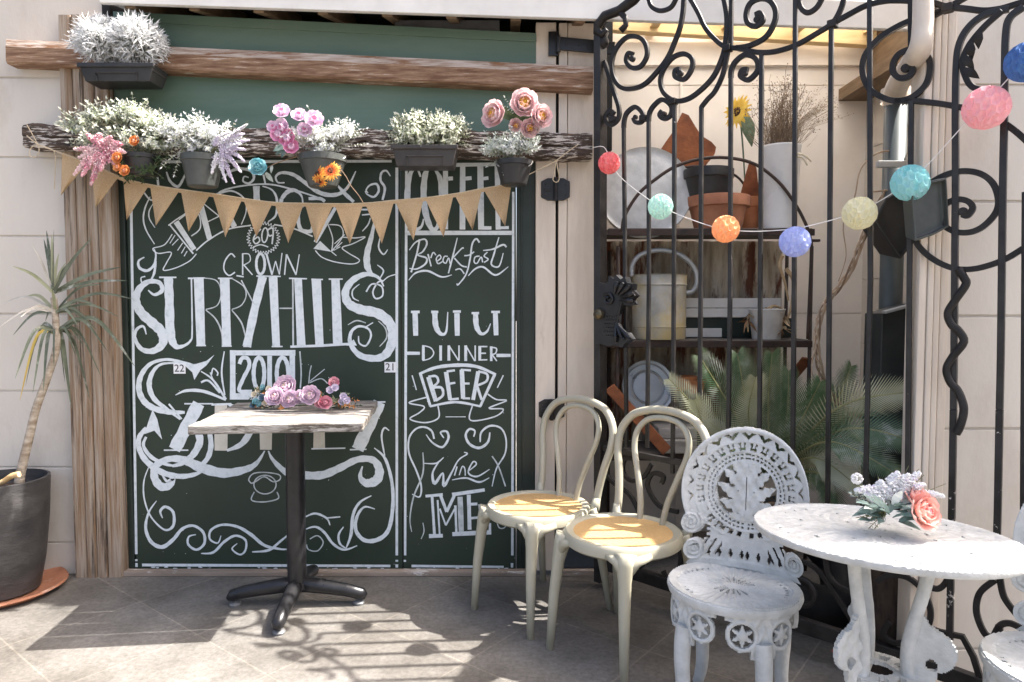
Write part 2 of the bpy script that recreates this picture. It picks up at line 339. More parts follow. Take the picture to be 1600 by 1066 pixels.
# --- banner word
s = Sign(*A_)
s.st([(350, 355), (445, 500)], 30).st([(318, 372), (440, 522)], 9).st([(310, 375), (350, 345), (400, 312), (470, 262)], 7).st([(365, 345), (430, 300), (470, 320), (475, 390), (430, 430)], 7)
s.st([(478, 270), (525, 445)], 32).st([(490, 258), (585, 335)], 6).st([(510, 358), (572, 328)], 6).st([(600, 285), (655, 382)], 30).st([(560, 212), (640, 195), (705, 235), (715, 300), (690, 370)], (12, 10, 8, 6, 6))
s.st([(768, 170), (772, 300), (775, 350)], 36).st([(800, 170), (850, 190), (875, 240), (870, 320), (830, 355)], (6, 9, 14, 12, 6)).st([(900, 235), (930, 200), (970, 192), (1005, 225), (1010, 280)], (20, 24, 20, 10, 8)).st([(900, 235), (890, 300), (910, 370)], (20, 24, 12))
s.st([(1000, 270), (985, 330), (1000, 395), (1050, 405), (1065, 375)], 22).st([(1040, 235), (1100, 235), (1125, 250)], 18).st([(1180, 282), (1075, 462)], 20).poly([(1065, 496), (1100, 455), (1160, 512)]).st([(1135, 355), (1165, 440), (1160, 510)], 6).st([(1148, 370), (1205, 378), (1218, 430), (1160, 510)], 6)
s.done('lettering', pl, 'banner word mostly hidden behind the bunting')
s = Sign(*A_)
s.st([(455, 505), (520, 450), (620, 395), (740, 374)], 8).st([(860, 370), (960, 390), (1062, 432)], 8).st([(560, 215), (600, 190), (700, 168), (830, 160), (950, 185), (1085, 228)], 9)
s.st([(330, 420), (290, 475), (230, 495), (258, 520), (325, 515), (300, 570), (285, 608), (350, 595), (420, 560), (456, 522)], 6)
for a in ((345, 425, 318, 468), (362, 445, 330, 478), (385, 465, 358, 505), (398, 485, 378, 520), (408, 508, 392, 535)): s.ln(a, w=5)
s.st([(1215, 435), (1280, 440), (1335, 435), (1270, 470), (1215, 490), (1250, 520), (1305, 555), (1270, 575), (1180, 565), (1110, 540), (1075, 505)], 6)
for a in ((1175, 470, 1228, 422), (1185, 490, 1215, 462), (1170, 505, 1205, 485), (1160, 512, 1185, 532)): s.ln(a, w=5)
s.done('ribbon_tail', pl)
s = Sign(*A_)
s.st([(200, 95), (235, 100), (252, 125), (258, 170)], (8, 12, 14, 12)).st([(300, 95), (320, 145), (360, 172), (388, 130), (402, 95)], (8, 14, 16, 12, 8)).st([(185, 205), (215, 240), (255, 244)], 9)
s.st([(215, 225), (190, 280), (180, 340), (195, 400), (238, 472)], (5, 9, 9, 8, 5)).st([(230, 262), (210, 300), (212, 340), (240, 386)], (4, 7, 7, 4))
s.st([(185, 540), (155, 560), (160, 595), (200, 610), (235, 580), (245, 530), (236, 498)], (6, 12, 16, 16, 13, 10, 6)).st([(243, 560), (237, 620), (218, 662)], (14, 14, 8)).st([(190, 640), (168, 648), (172, 678)], 7)
s.st([(590, 132), (640, 90), (700, 80), (745, 95), (755, 130), (730, 155), (700, 145), (705, 120), (728, 125)], (10, 14, 16, 16, 14, 12, 10, 8, 7)).ln((805, 110, 815, 158), w=10)
s.st([(915, 152), (880, 150), (870, 120), (900, 100), (960, 110), (1020, 150), (1100, 205), (1180, 215), (1240, 180), (1286, 92)], (7, 9, 12, 16, 20, 22, 24, 22, 16, 6)).st([(1190, 165), (1230, 210), (1275, 252)], (10, 22, 16))
s.st([(1350, 205), (1340, 190), (1360, 165), (1395, 160), (1405, 195), (1380, 226), (1345, 212), (1335, 195)], (6, 8, 10, 13, 13, 12, 8, 6)).st([(1466, 118), (1445, 90), (1420, 100), (1415, 140), (1437, 180), (1425, 242)], (6, 10, 12, 13, 14, 12))
s.st([(1385, 345), (1368, 430), (1345, 520), (1347, 590), (1375, 640)], (10, 24, 34, 36, 12)).st([(1310, 292), (1362, 292)], 9).st([(1318, 320), (1362, 316)], 8).st([(1320, 405), (1350, 370), (1362, 335)], (5, 8, 6)).st([(1412, 440), (1405, 490), (1430, 525), (1452, 500)], (7, 9, 9, 5)).st([(1398, 580), (1430, 610), (1410, 652)], (5, 9, 6))
s.done('scrollwork', pl)
# --- badge 609 and CROWN
s = Sign(*A_); pts = []
for i in range(64): r_ = 88 if i % 2 else 70; a = 2 * pi * i / 64; pts.append((805 + r_ * cos(a), 440 + r_ * .98 * sin(a)))
for i in range(64): s.ln((*pts[i], *pts[(i + 1) % 64]), w=4)
s.st([(792, 393), (765, 420), (752, 450), (765, 470), (785, 455), (777, 435), (756, 448)], 8).el(812, 425, 15, 38, 8, rot=.1).st([(850, 425), (835, 428), (828, 400), (850, 388), (856, 410), (850, 472)], 9).st([(752, 487), (790, 475), (830, 487)], 7)
s.done('painted_badge', pl, 'round zigzag badge with the number 609')
s = Sign(*A_)
s.st([(657, 540), (635, 522), (605, 560), (600, 605), (625, 635), (657, 618)], 8, 0).ln((697, 520, 697, 632), w=8).st([(697, 522), (730, 525), (735, 560), (700, 582)], 6).st([(703, 580), (748, 632)], 7).el(790, 575, 22, 53, 15).st([(820, 520), (850, 632)], 11).ln((850, 630, 868, 560), (868, 560, 888, 630), (888, 630, 902, 518), w=6).ln((915, 632, 925, 525), w=7).ln((925, 525, 975, 632), w=9).ln((975, 632, 992, 525), w=6)
s.done('lettering', pl, 'thin capitals reading CROWN')
s = Sign(*A_)
s.st([(205, 712), (238, 735), (278, 712), (262, 672), (205, 668), (155, 710), (142, 770), (170, 830), (230, 885), (275, 930), (280, 990), (230, 1028), (170, 1018), (135, 960), (146, 915), (180, 900), (195, 942)], (7, 16, 24, 24, 28, 38, 46, 52, 56, 54, 46, 34, 26, 20, 17, 13, 6))
s.st([(310, 648), (315, 760), (320, 930), (345, 1000), (385, 1003), (425, 975), (434, 920), (430, 650)], (50, 50, 52, 34, 18, 12, 9, 8)).ln((262, 645, 352, 645), (412, 650, 440, 650), w=9)
s.st([(468, 645), (480, 1002)], 52).ln((440, 648, 500, 648), (455, 1000, 506, 1000), w=8).st([(495, 648), (560, 662), (585, 722), (565, 790), (505, 812)], 6, 1).st([(505, 815), (555, 860), (588, 930), (592, 1002)], (6, 8, 10, 8), 1)
s.st([(603, 650), (615, 1004)], 52).ln((568, 650, 645, 650), (588, 1003, 640, 1003), w=8).st([(640, 650), (700, 690), (715, 740), (690, 790), (640, 812)], 6, 1).st([(640, 815), (690, 880), (712, 955)], (6, 9, 7), 1)
s.st([(802, 640), (762, 800), (718, 1006)], 46).ln((665, 636, 702, 642), (768, 638, 895, 640), (700, 1004, 742, 1004), w=8).st([(690, 660), (722, 720), (755, 782)], 7, 1)
s.st([(855, 642), (872, 1005)], 46).ln((888, 806, 960, 806), w=7, mi=1).ln((958, 652, 960, 1000), w=9, mi=1).ln((848, 1005, 905, 1005), w=8)
s.st([(985, 652), (1002, 998)], 46).st([(1080, 655), (1097, 995)], 50).st([(1180, 655), (1192, 995)], 50).ln((938, 650, 1032, 652), (1055, 655, 1115, 656), (1145, 654, 1218, 654), w=8).ln((945, 1006, 1120, 1000), (1110, 1000, 1275, 990), w=14).poly([(1235, 1000), (1275, 968), (1292, 1000)])
s.st([(1432, 692), (1402, 645), (1340, 628), (1270, 660), (1232, 720), (1248, 780), (1310, 812), (1400, 832), (1462, 882), (1478, 950), (1455, 1030), (1400, 1066), (1310, 1052), (1258, 990), (1262, 930), (1300, 900), (1350, 912), (1365, 950), (1340, 1000), (1305, 988), (1300, 950)], (7, 16, 26, 36, 42, 48, 54, 56, 54, 52, 48, 40, 34, 24, 18, 14, 12, 11, 10, 9, 6))
s.st([(1340, 720), (1370, 680), (1420, 692), (1425, 740), (1390, 755), (1375, 720), (1400, 672), (1428, 662)], 9).st([(1425, 667), (1455, 642), (1492, 630)], 6).st([(1305, 680), (1270, 712), (1272, 750), (1302, 768)], (4, 8, 8, 4)).st([(1403, 872), (1440, 910), (1446, 960), (1410, 1005)], (4, 8, 8, 4), 1).st([(1245, 892), (1290, 870), (1338, 882)], (4, 8, 5), 1).ln((1338, 903, 1376, 880), w=6)
s.done('lettering', pl, 'tall capitals reading SURRY HILLS')
# --- lower left leaf
s = Sign(*B_)
s.poly([(338, 116), (392, 112), (440, 98), (476, 70), (440, 118), (412, 140), (385, 184), (376, 150)])
s.st([(392, 125), (330, 105), (260, 92), (190, 110), (147, 160), (135, 220), (155, 275), (200, 310), (270, 328), (342, 330)], (20, 16, 14, 18, 24, 28, 30, 30, 26, 14)).st([(330, 108), (240, 112), (197, 150), (182, 210), (205, 270), (268, 320), (322, 362)], (8, 12, 20, 26, 24, 16, 8))
s.poly([(197, 317), (218, 360), (240, 452), (205, 412), (160, 428), (178, 372)])
s.st([(170, 400), (138, 440), (136, 490), (170, 550), (240, 600), (320, 618), (390, 608), (432, 585)], (20, 24, 26, 30, 30, 26, 20, 10)).st([(168, 440), (156, 480), (190, 530), (252, 562), (310, 572)], (12, 16, 20, 16, 8)).st([(398, 412), (410, 460), (380, 520), (330, 558), (285, 572)], (34, 36, 32, 24, 12)).st([(452, 412), (460, 480), (442, 540), (392, 588)], (22, 26, 24, 14))
s.done('scrollwork', pl)
s = Sign(*B_)
s.st([(405, 290), (350, 395), (295, 497)], 62).ln((340, 291, 470, 291), (248, 500, 358, 500), w=7).ln((270, 292, 328, 360), w=9)
s.st([(505, 290), (505, 502)], 62, 2).ln((462, 295, 552, 292), w=10).st([(540, 295), (620, 330), (640, 400), (600, 470), (532, 502)], (14, 26, 34, 28, 12)).st([(707, 300), (707, 498)], 58, 2).ln((670, 300, 760, 300), w=8).st([(947, 300), (947, 495)], 58, 2).ln((912, 494, 1065, 491), w=7).st([(1218, 283), (1170, 390), (1120, 497)], 62).ln((1150, 283, 1245, 283), (1085, 498, 1160, 496), w=7)
s.done('lettering', pl, 'slanted capitals half hidden behind the wooden table')
s = Sign(*B_)
s.st([(235, 602), (262, 640), (290, 628), (272, 660), (232, 662), (205, 620), (212, 570), (270, 540), (340, 545), (420, 580), (520, 603), (620, 585), (668, 555), (702, 503)], (8, 14, 22, 34, 42, 38, 34, 30, 40, 50, 46, 34, 20, 6)).st([(718, 503), (740, 545), (800, 600), (870, 612), (960, 612), (1040, 580), (1120, 542), (1190, 545), (1218, 590), (1205, 635), (1160, 648), (1132, 620), (1142, 572)], (6, 18, 32, 38, 40, 36, 32, 34, 42, 46, 40, 22, 6))
s.st([(642, 650), (630, 632), (650, 606), (700, 600), (765, 610), (770, 632), (740, 642), (700, 620), (660, 642), (642, 650)], 6, 1).el(703, 655, 50, 42, 6, 1).st([(655, 688), (643, 725), (700, 733), (762, 718), (757, 688)], 6, 1)
s.done('scrollwork', pl)
s = Sign(*B_)
s.ln((558, 50, 558, 272), (826, 50, 826, 272), w=28).ln((545, 62, 840, 62), w=26).ln((545, 258, 840, 258), w=30)
s.st([(588, 112), (600, 86), (625, 88), (632, 122), (604, 180), (588, 232), (645, 236)], 19).el(676, 155, 24, 72, 20).ln((724, 75, 724, 250), w=24).el(782, 155, 26, 72, 20)
s.done('lettering', pl, 'white framed box with the year 2010')
s = Sign(*B_)
s.st([(520, 55), (508, 150), (522, 252)], (5, 9, 7)).st([(860, 55), (866, 150), (862, 222)], 7, 1).st([(415, 145), (470, 185), (527, 272)], (5, 10, 12)).st([(415, 195), (450, 188), (500, 242)], 10).st([(462, 160), (470, 132), (490, 150), (488, 165)], 7).st([(470, 185), (456, 150)], 6).st([(300, 252), (350, 232), (430, 236), (527, 274)], (4, 14, 16, 10))
s.st([(900, 200), (905, 150), (912, 118)], 5, 1).st([(905, 190), (972, 135)], 4, 1).st([(905, 196), (955, 178), (985, 200)], 5, 1)
s.st([(180, 575), (158, 640), (160, 720), (190, 800), (250, 858), (290, 840), (290, 780), (255, 755), (232, 775), (242, 806)], (4, 7, 8, 8, 10, 14, 14, 14, 12, 5)).st([(215, 728), (180, 780), (166, 850), (190, 912), (240, 936), (290, 902), (330, 855), (380, 840), (425, 870), (430, 920), (395, 948), (358, 925), (360, 890), (392, 880)], (4, 10, 15, 18, 20, 18, 15, 13, 14, 13, 12, 12, 9, 5))
s.st([(505, 885), (490, 918), (455, 900), (460, 860), (510, 836), (580, 845), (640, 880), (700, 928), (770, 945), (802, 946)], (4, 8, 10, 12, 12, 14, 17, 15, 10, 6)).st([(415, 965), (470, 960), (520, 912), (570, 885), (615, 905), (615, 950), (590, 970), (555, 945), (578, 920)], (5, 12, 13, 12, 11, 10, 9, 8, 4)).st([(645, 958), (720, 950), (770, 912), (830, 862)], (6, 13, 11, 5))
s.st([(885, 856), (930, 845), (970, 870), (1010, 922), (1060, 948), (1118, 930)], (5, 11, 13, 13, 11, 5)).st([(885, 800), (930, 785), (980, 806), (996, 838)], (6, 11, 10, 5)).st([(978, 806), (1042, 800)], 7).st([(905, 900), (940, 885), (965, 915), (940, 953), (900, 948), (890, 925)], 6, 1)
s.st([(1198, 765), (1150, 756), (1117, 800), (1112, 860), (1150, 905), (1210, 903), (1258, 860), (1278, 760), (1275, 650), (1245, 540), (1195, 490)], (5, 10, 15, 18, 20, 22, 20, 18, 16, 14, 5)).st([(1262, 412), (1240, 400), (1228, 440), (1242, 525)], (5, 9, 9, 7)).st([(1182, 705), (1130, 735), (1100, 790), (1090, 880), (1068, 942)], (5, 12, 15, 15, 6)).st([(1057, 845), (1035, 880), (1040, 920), (1067, 942)], (5, 11, 11, 5))
s.done('scrollwork', pl)
# --- right leaf
s = Sign(*C_)
s.ln((360, 90, 600, 86), w=20).ln((112, 433, 645, 433), w=24)
s.st([(185, 150), (160, 100), (128, 150), (117, 270), (125, 360), (155, 412), (188, 402), (200, 362)], (10, 16, 26, 34, 32, 22, 14, 8)).st([(262, 120), (232, 100), (208, 140), (200, 240), (212, 340), (240, 412), (270, 400), (288, 300), (285, 170), (262, 120)], (12, 18, 30, 34, 34, 26, 20, 24, 28, 14))
s.ln((310, 110, 312, 415), w=26).ln((305, 100, 350, 98), (312, 160, 348, 158), w=20).ln((397, 95, 396, 416), w=30).ln((405, 160, 442, 156), w=20).ln((486, 95, 490, 416), w=32).ln((495, 160, 527, 156), (485, 408, 542, 408), w=18).ln((572, 95, 576, 416), w=28).ln((580, 160, 615, 158), (575, 408, 630, 406), w=16)
s.done('lettering', pr, 'block capitals reading COFFEE')
s = Sign(*C_)
s.st([(180, 465), (165, 540), (137, 632)], 9).st([(128, 520), (160, 480), (205, 465), (216, 490), (195, 528), (170, 545), (214, 560), (208, 590), (165, 615), (128, 612)], (5, 8, 9, 10, 8, 7, 10, 10, 8, 5)).st([(222, 540), (238, 602)], 8).st([(236, 560), (248, 532), (262, 545)], 7).st([(265, 578), (287, 560), (280, 545), (264, 562), (272, 588), (295, 578)], 7).st([(322, 552), (305, 552), (298, 575), (312, 586), (326, 560), (334, 588)], 7)
s.st([(370, 458), (345, 560), (325, 637)], (5, 9, 7)).st([(345, 562), (392, 512), (402, 512)], 7).st([(355, 560), (390, 597), (418, 605)], 8).st([(482, 482), (465, 463), (445, 490), (435, 560), (415, 640), (375, 694), (368, 688)], (9, 10, 9, 9, 8, 7, 6)).st([(405, 548), (430, 545), (455, 528)], 7).st([(482, 550), (460, 555), (455, 580), (470, 586), (490, 555), (498, 582)], 7).st([(522, 530), (505, 550), (526, 566), (505, 582)], 7).st([(580, 455), (555, 540), (542, 592), (580, 602), (602, 535)], (6, 9, 9, 8, 5)).st([(500, 522), (550, 515), (600, 493), (618, 505)], (5, 9, 10, 9))
s.st([(125, 672), (160, 635), (220, 625), (290, 655), (342, 645)], (4, 9, 11, 9, 4)).st([(425, 650), (460, 615), (500, 605), (550, 642), (580, 640), (627, 604)], (4, 9, 10, 10, 9, 4)).st([(360, 620), (385, 615), (405, 640)], 7)
s.done('lettering', pr, 'script reading Breakfast')
s = Sign(*C_)
s.ln((157, 838, 160, 952), w=28).ln((136, 832, 180, 832), w=14).st([(256, 835), (262, 905), (287, 943), (314, 930), (322, 832)], (28, 30, 20, 12, 5)).ln((238, 832, 274, 832), w=14).ln((368, 838, 370, 952), w=28).ln((348, 830, 388, 830), w=13).st([(462, 838), (467, 905), (490, 942), (520, 930), (538, 890)], (28, 28, 18, 12, 4)).ln((442, 838, 480, 838), w=13).ln((562, 838, 566, 950), w=26).ln((541, 832, 585, 832), w=13)
s.done('lettering', pr, 'half rubbed out capitals between Breakfast and DINNER')
s = Sign(*D_)
s.ln((182, 0, 182, 68), w=14).st([(178, 0), (215, 10), (230, 36), (212, 60), (178, 70)], 6).ln((262, 0, 262, 70), w=14).ln((300, 0, 300, 70), w=14).ln((300, 0, 345, 70), w=7).ln((347, 0, 347, 70), w=7).ln((378, 0, 378, 72), w=14).ln((378, 0, 420, 72), w=7).ln((422, 0, 422, 72), w=7).ln((443, 2, 443, 70), w=14).ln((443, 5, 478, 5), (443, 36, 472, 36), (443, 67, 478, 66), w=7).ln((496, 4, 496, 72), w=13).st([(496, 8), (520, 14), (516, 36), (496, 42)], 7).ln((500, 42, 522, 72), w=7).ln((103, 36, 166, 36), (520, 46, 586, 46), w=16)
s.done('lettering', pr, 'capitals reading DINNER')
s = Sign(*D_)
s.st([(163, 132), (240, 102), (340, 91), (430, 98), (518, 135)], (12, 16, 18, 16, 12)).ln((168, 130, 215, 282), w=14).st([(212, 282), (330, 262), (448, 282)], (10, 13, 10)).ln((512, 135, 445, 282), w=14)
s.ln((205, 145, 240, 258), w=22).st([(205, 145), (240, 142), (250, 168), (222, 196)], 12).st([(222, 196), (265, 195), (272, 230), (240, 255)], 13).ln((287, 122, 306, 252), w=21).ln((290, 120, 328, 115), (297, 178, 330, 172), (303, 250, 346, 246), w=11).ln((360, 112, 366, 246), w=22).ln((355, 112, 402, 115), (362, 176, 396, 176), (364, 244, 398, 245), w=11).ln((436, 120, 412, 252), w=20).st([(436, 120), (476, 132), (474, 165), (428, 186)], 12).ln((430, 186, 452, 252), w=13)
s.done('lettering', pr, 'curved banner reading BEER')
s = Sign(*D_)
s.st([(195, 240), (115, 265), (185, 282), (165, 310), (120, 340), (190, 357), (252, 335), (250, 280)], 7).st([(480, 225), (520, 250), (567, 255), (485, 290), (552, 295), (510, 330), (400, 346), (410, 275)], 7).ln((130, 138, 150, 206), (552, 138, 524, 196), w=6).ln((285, 330, 378, 330), w=4)
s.st([(195, 412), (225, 450), (270, 470), (298, 430), (290, 398), (262, 402), (277, 428)], (4, 9, 11, 12, 11, 9, 6)).st([(232, 432), (220, 395), (185, 377), (145, 388), (116, 430), (116, 500), (150, 580), (172, 650), (165, 700), (130, 688)], (9, 10, 10, 9, 9, 9, 9, 9, 8, 5)).st([(415, 422), (420, 395), (395, 387), (378, 415), (395, 455), (440, 474), (480, 448), (490, 402)], (7, 9, 11, 12, 13, 14, 12, 6)).st([(445, 447), (450, 402), (490, 372), (540, 382), (564, 430), (560, 500), (520, 570), (500, 652)], (7, 10, 11, 9, 8, 8, 7, 5)).st([(500, 512), (530, 560), (562, 652)], 7, 1).st([(180, 495), (180, 590), (137, 700), (120, 800), (128, 862)], (5, 8, 8, 6, 4), 1).st([(180, 820), (185, 860), (172, 895)], 5, 1).st([(520, 800), (532, 842), (560, 840), (572, 790)], 6, 1)
s.done('scrollwork', pr)
s = Sign(*D_)
s.st([(185, 545), (240, 545), (276, 518)], (4, 8, 5)).st([(252, 540), (225, 590), (235, 638), (272, 590), (277, 650), (312, 590), (345, 530), (385, 502), (370, 494)], (7, 10, 17, 8, 15, 9, 7, 7, 5)).st([(338, 560), (326, 602)], 7).st([(348, 600), (362, 560), (374, 570), (376, 602)], 6).st([(392, 580), (427, 550), (412, 538), (390, 588), (430, 606), (488, 573)], (5, 7, 7, 8, 9, 4)).st([(315, 622), (380, 613), (440, 632), (487, 612)], (4, 9, 10, 4))
s.done('lettering', pr, 'script reading Wine')
s = Sign(*D_)
s.ln((192, 697, 272, 690), w=15).ln((222, 692, 234, 882), w=14, mi=0).ln((248, 715, 258, 882), w=9).ln((208, 882, 272, 880), w=20).ln((262, 695, 290, 770), (290, 770, 325, 695), w=15).ln((258, 755, 286, 832), (286, 832, 330, 750), w=9).ln((330, 740, 335, 870), w=12).ln((352, 700, 358, 870), w=26, mi=1).ln((315, 690, 466, 668), w=18).ln((392, 690, 396, 852), w=20).ln((385, 735, 432, 733), w=14).ln((390, 800, 446, 795), w=13).ln((440, 735, 444, 800), w=7).ln((316, 873, 496, 864), w=22).ln((456, 828, 492, 826), w=12).ln((490, 822, 490, 868), w=13)
s.done('lettering', pr, 'outlined block capitals reading ME')
# number stickers
M['sticker'] = mat('white_sticker', (.78, .79, .80), rough=.35); M['ink'] = mat('black_ink', (.01, .01, .01), rough=.6)
def text_mesh(txt, size, name, m, parent, loc):
    cu = bpy.data.curves.new('t', 'FONT'); cu.body = txt; cu.size = size; cu.align_x = 'CENTER'; cu.align_y = 'CENTER'
    to = bpy.data.objects.new('t', cu); COL.objects.link(to); dg = bpy.context.evaluated_depsgraph_get()
    me = bpy.data.meshes.new_from_object(to.evaluated_get(dg)); bpy.data.objects.remove(to); bpy.data.curves.remove(cu)
    me.transform(Matrix.Rotation(pi / 2, 4, 'X')); me.transform(Matrix.Translation(Vector(loc) - parent_world(parent))); me.materials.clear(); me.materials.append(m)
    o = bpy.data.objects.new(name, me); COL.objects.link(o); o.parent = parent; return o
for (x, y, t, par) in ((280.5, 576, '22', pl), (610, 574, '21', pl)):
    c = P(x, y, .004); hw = 9.2 * YW / F_PX
    st_ = MB().box(c - V(hw, .001, hw * .88), c + V(hw, .002, hw * .88)).build('number_sticker', M['sticker'], par); st_['label'] = 'white sticker with the number ' + t
    tm = text_mesh(t, .047, 'printed_number', M['ink'], par, c + V(0, -.002, 0))
# ------------------------------------------------------------------ green boards above, beams
up = MB(); y_ = YW - .03
q = [at(178, 22, y_), at(838, 56, y_), at(838, 236, y_), at(178, 236, y_)]
up.prism([(p.x, y_, p.z) for p in q], (0, .03, 0))
q2 = [at(178, 20, y_), at(838, 54, y_), at(838, 67.5, y_), at(178, 35, y_)]; up.prism([(p.x, y_ - .008, p.z + .003) for p in q2], (0, .012, 0))
for (x, y) in ((536, 48), (665, 55), (806, 66), (385, 42), (250, 34)): up.blob(at(x, y, y_ - .009), .003)
tag(up.build('green_board', M['upper_green'], bevel=.002), 'plain weathered green boarding above the lettered door', 'wall')
def tbeam(name, label, pts, y, dep, mat_, rough=0, top=.14):
    """beam whose front face has the outline pts (pixels), wavy edges"""
    mb = MB(); tl, tr, br_, bl = [at(*p, y) for p in pts]; N = 60; ring = []
    rows = []
    for i in range(N + 1):
        t = i / N; a = tl.lerp(tr, t); c = bl.lerp(br_, t); j = lambda s_: R.uniform(-s_, s_) * rough
        a.z += j(.006); c.z += j(.006); h = c.z - a.z
        rows.append([V(a.x, y + dep, a.z), V(a.x, y + .008 + j(.004), a.z), V(a.x, y + j(.004), a.z + h * (top + .012 * sin(i * .9) * (top > .2) + j(.004) / max(abs(h), .01))), V(a.x, y + j(.006), a.z + h * .48), V(a.x, y + .010 * min(1, rough) + j(.004), a.z + h * .54), V(a.x, y + j(.006), a.z + h * .60), V(a.x, y + j(.004), c.z - h * .08), V(a.x, y + .01, c.z), V(a.x, y + dep, c.z)])
    o = len(mb.v); k = len(rows[0])
    for r_ in rows: mb.v += r_
    for i in range(N):
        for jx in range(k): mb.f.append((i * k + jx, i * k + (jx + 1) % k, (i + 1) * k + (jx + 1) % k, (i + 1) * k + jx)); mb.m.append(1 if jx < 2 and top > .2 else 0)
    mb.f += [tuple(range(k)), tuple(N * k + i for i in range(k))[::-1]]; mb.m += [0, 0]
    return tag(mb.build(name, [mat_, M['beam_top']] if top > .2 else mat_), label, 'beam')
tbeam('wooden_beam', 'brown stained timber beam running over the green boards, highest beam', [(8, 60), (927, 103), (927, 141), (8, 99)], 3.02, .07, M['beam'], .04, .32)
tbeam('wooden_beam', 'cracked black timber beam with peeling white paint carrying the flower pots', [(34, 193), (926, 207), (926, 248), (36, 231)], 3.0, .09, M['sleeper'], 1)
# ------------------------------------------------------------------ side door of cream boards with black hinges
sd = thing('side_door', 'narrow cream boarded door with black strap hinges right of the lettered door', 'door', (at(880, 880, YW).x, YW, 0))
x0, x1, x2, x3 = x1f + .0005, at(866.5, 600, YW).x, at(871, 600, YW).x, at(934, 600, YW).x
ztop = at(880, 40, YW).z
MB().box((x0, YW - .035, 0.02), (x1, YW + .05, ztop)).build('jamb_board', M['cream'], sd, bevel=.003)
b_ = MB(); b_.box((x2, YW - .03, at(880, 836, YW).z), (x2 + .037, YW + .03, ztop)); b_.box((x2 + .040, YW - .026, at(880, 836, YW).z), (x3, YW + .03, ztop)); b_.build('door_board', M['cream'], sd, bevel=.002)
MB().box((x1 + .001, YW + .0, .02), (x2 - .001, YW + .02, ztop)).build('door_gap', M['dark'], sd)
k_ = MB(); k_.box((x2, YW - .028, at(880, 884, YW).z), (x3, YW + .03, at(880, 846, YW).z)); k_.build('kick_plate', mat('blue_grey_paint', (.035, .045, .055), (.06, .07, .08), 8, .6), sd, bevel=.003)
k_ = MB(); k_.box((x2, YW - .034, at(880, 845, YW).z), (x3, YW + .03, at(880, 837, YW).z)); k_.box((x2, YW - .05, .0), (x3, YW + .03, at(880, 885, YW).z)); k_.build('bottom_rail', M['sill'], sd, bevel=.003)
def hinge_plate(cx, cy, wpx, hpx):
    c = at(cx, cy, YW - .042); a, b2 = wpx / 2 * YW / F_PX, hpx / 2 * YW / F_PX; mb = MB()
    pts = [(-a, -b2 * .7), (-a * .55, -b2), (a * .55, -b2), (a, -b2 * .7), (a, b2 * .7), (a * .55, b2), (-a * .55, b2), (-a, b2 * .7)]
    mb.prism([c + V(x, 0, z) for x, z in pts], (0, .008, 0)); mb.tube([c + V(0, -.007, -b2 * 1.05), c + V(0, -.007, b2 * 1.05)], .009, 10); mb.box(c + V(-a * .8, -.005, -b2 * .15), c + V(-a * .25, 0, b2 * .15))
    for i in (-1, 1):
        for j in (-1, 1): mb.blob(c + V(i * a * .7, -.002, j * b2 * .45), .005)
    return mb.build('hinge', M['black_metal'], sd, bevel=.002)
hinge_plate(868, 296, 44, 34); hinge_plate(862, 640, 40, 32)
sh = MB(); yy = YW - .05; a = at(857, 49, yy); c = at(872, 87, yy); sh.box((a.x, yy, c.z), (c.x, yy + .014, a.z)); p0, p1 = at(872, 68, yy), at(960, 76, yy); sh.beam(p0, p1, (0, 0, 1), .012, .055); sh.tube([at(872, 56, yy - .008), at(872, 82, yy - .008)], .010, 10)
for x in (885, 905): sh.blob(at(x, 70, yy - .008), .006)
sh.build('strap_hinge', M['black_metal'], sd, bevel=.002)
# ------------------------------------------------------------------ eave over the door: fascia, rafters, soffit
ev = thing('roof_eave', 'white fascia and dark rafter ends of the sloping eave above the green boards', 'roof', (0, 2.95, 2.4))
yf = 2.93
p = [at(155, -40, yf), at(1440, 4, yf), at(1440, 47, yf), at(155, 4, yf)]
MB().prism([(q.x, yf, q.z) for q in p], (0, .025, 0)).build('fascia', M['white_trim'], ev, bevel=.003)
z_at = lambda x: at(150, 7, yf).z + (x - at(150, 7, yf).x) / (at(1450, 47, yf).x - at(150, 7, yf).x) * (at(1450, 47, yf).z - at(150, 7, yf).z)
rf = MB(); xa, xb = at(150, 7, yf).x, .46
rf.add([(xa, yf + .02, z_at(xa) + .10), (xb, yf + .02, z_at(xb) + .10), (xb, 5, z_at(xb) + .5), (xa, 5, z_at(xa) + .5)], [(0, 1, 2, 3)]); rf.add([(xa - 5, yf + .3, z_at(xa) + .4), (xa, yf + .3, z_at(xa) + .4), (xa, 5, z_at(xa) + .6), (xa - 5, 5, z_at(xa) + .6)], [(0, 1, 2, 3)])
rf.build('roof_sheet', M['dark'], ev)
for i in range(8):
    x = xa + .12 + i * .27
    if x < xb: MB().beam((x, yf + .026, z_at(x) + .045), (x, 3.6, z_at(x) + .23), (0, 0, 1), .045, .09).build('rafter', M['rafter_dark'], ev, bevel=.003)
MB().box((xa, 3.5, 2.0), (.5, 3.55, 3.0)).build('dark_backing', M['dark'], ev)  # near-black sheet for the shade behind the rafters
xw = at(178, 600, 3.10).x; MB().box((xw - .004, 3.096, 2.3), (xw + .03, 3.32, 3.2)).build('end_mask', M['dark'], ev)  # dark block added to hide the sunlit end of the left wall
lb = MB(); a, c = at(615, 26, 3.10), at(780, 45, 3.10); lb.box((a.x, 3.14, c.z - .03), (c.x, 3.18, a.z)); lb.build('vent_block', mat('grey_block', (.10, .10, .10), (.15, .15, .15), 12), ev)
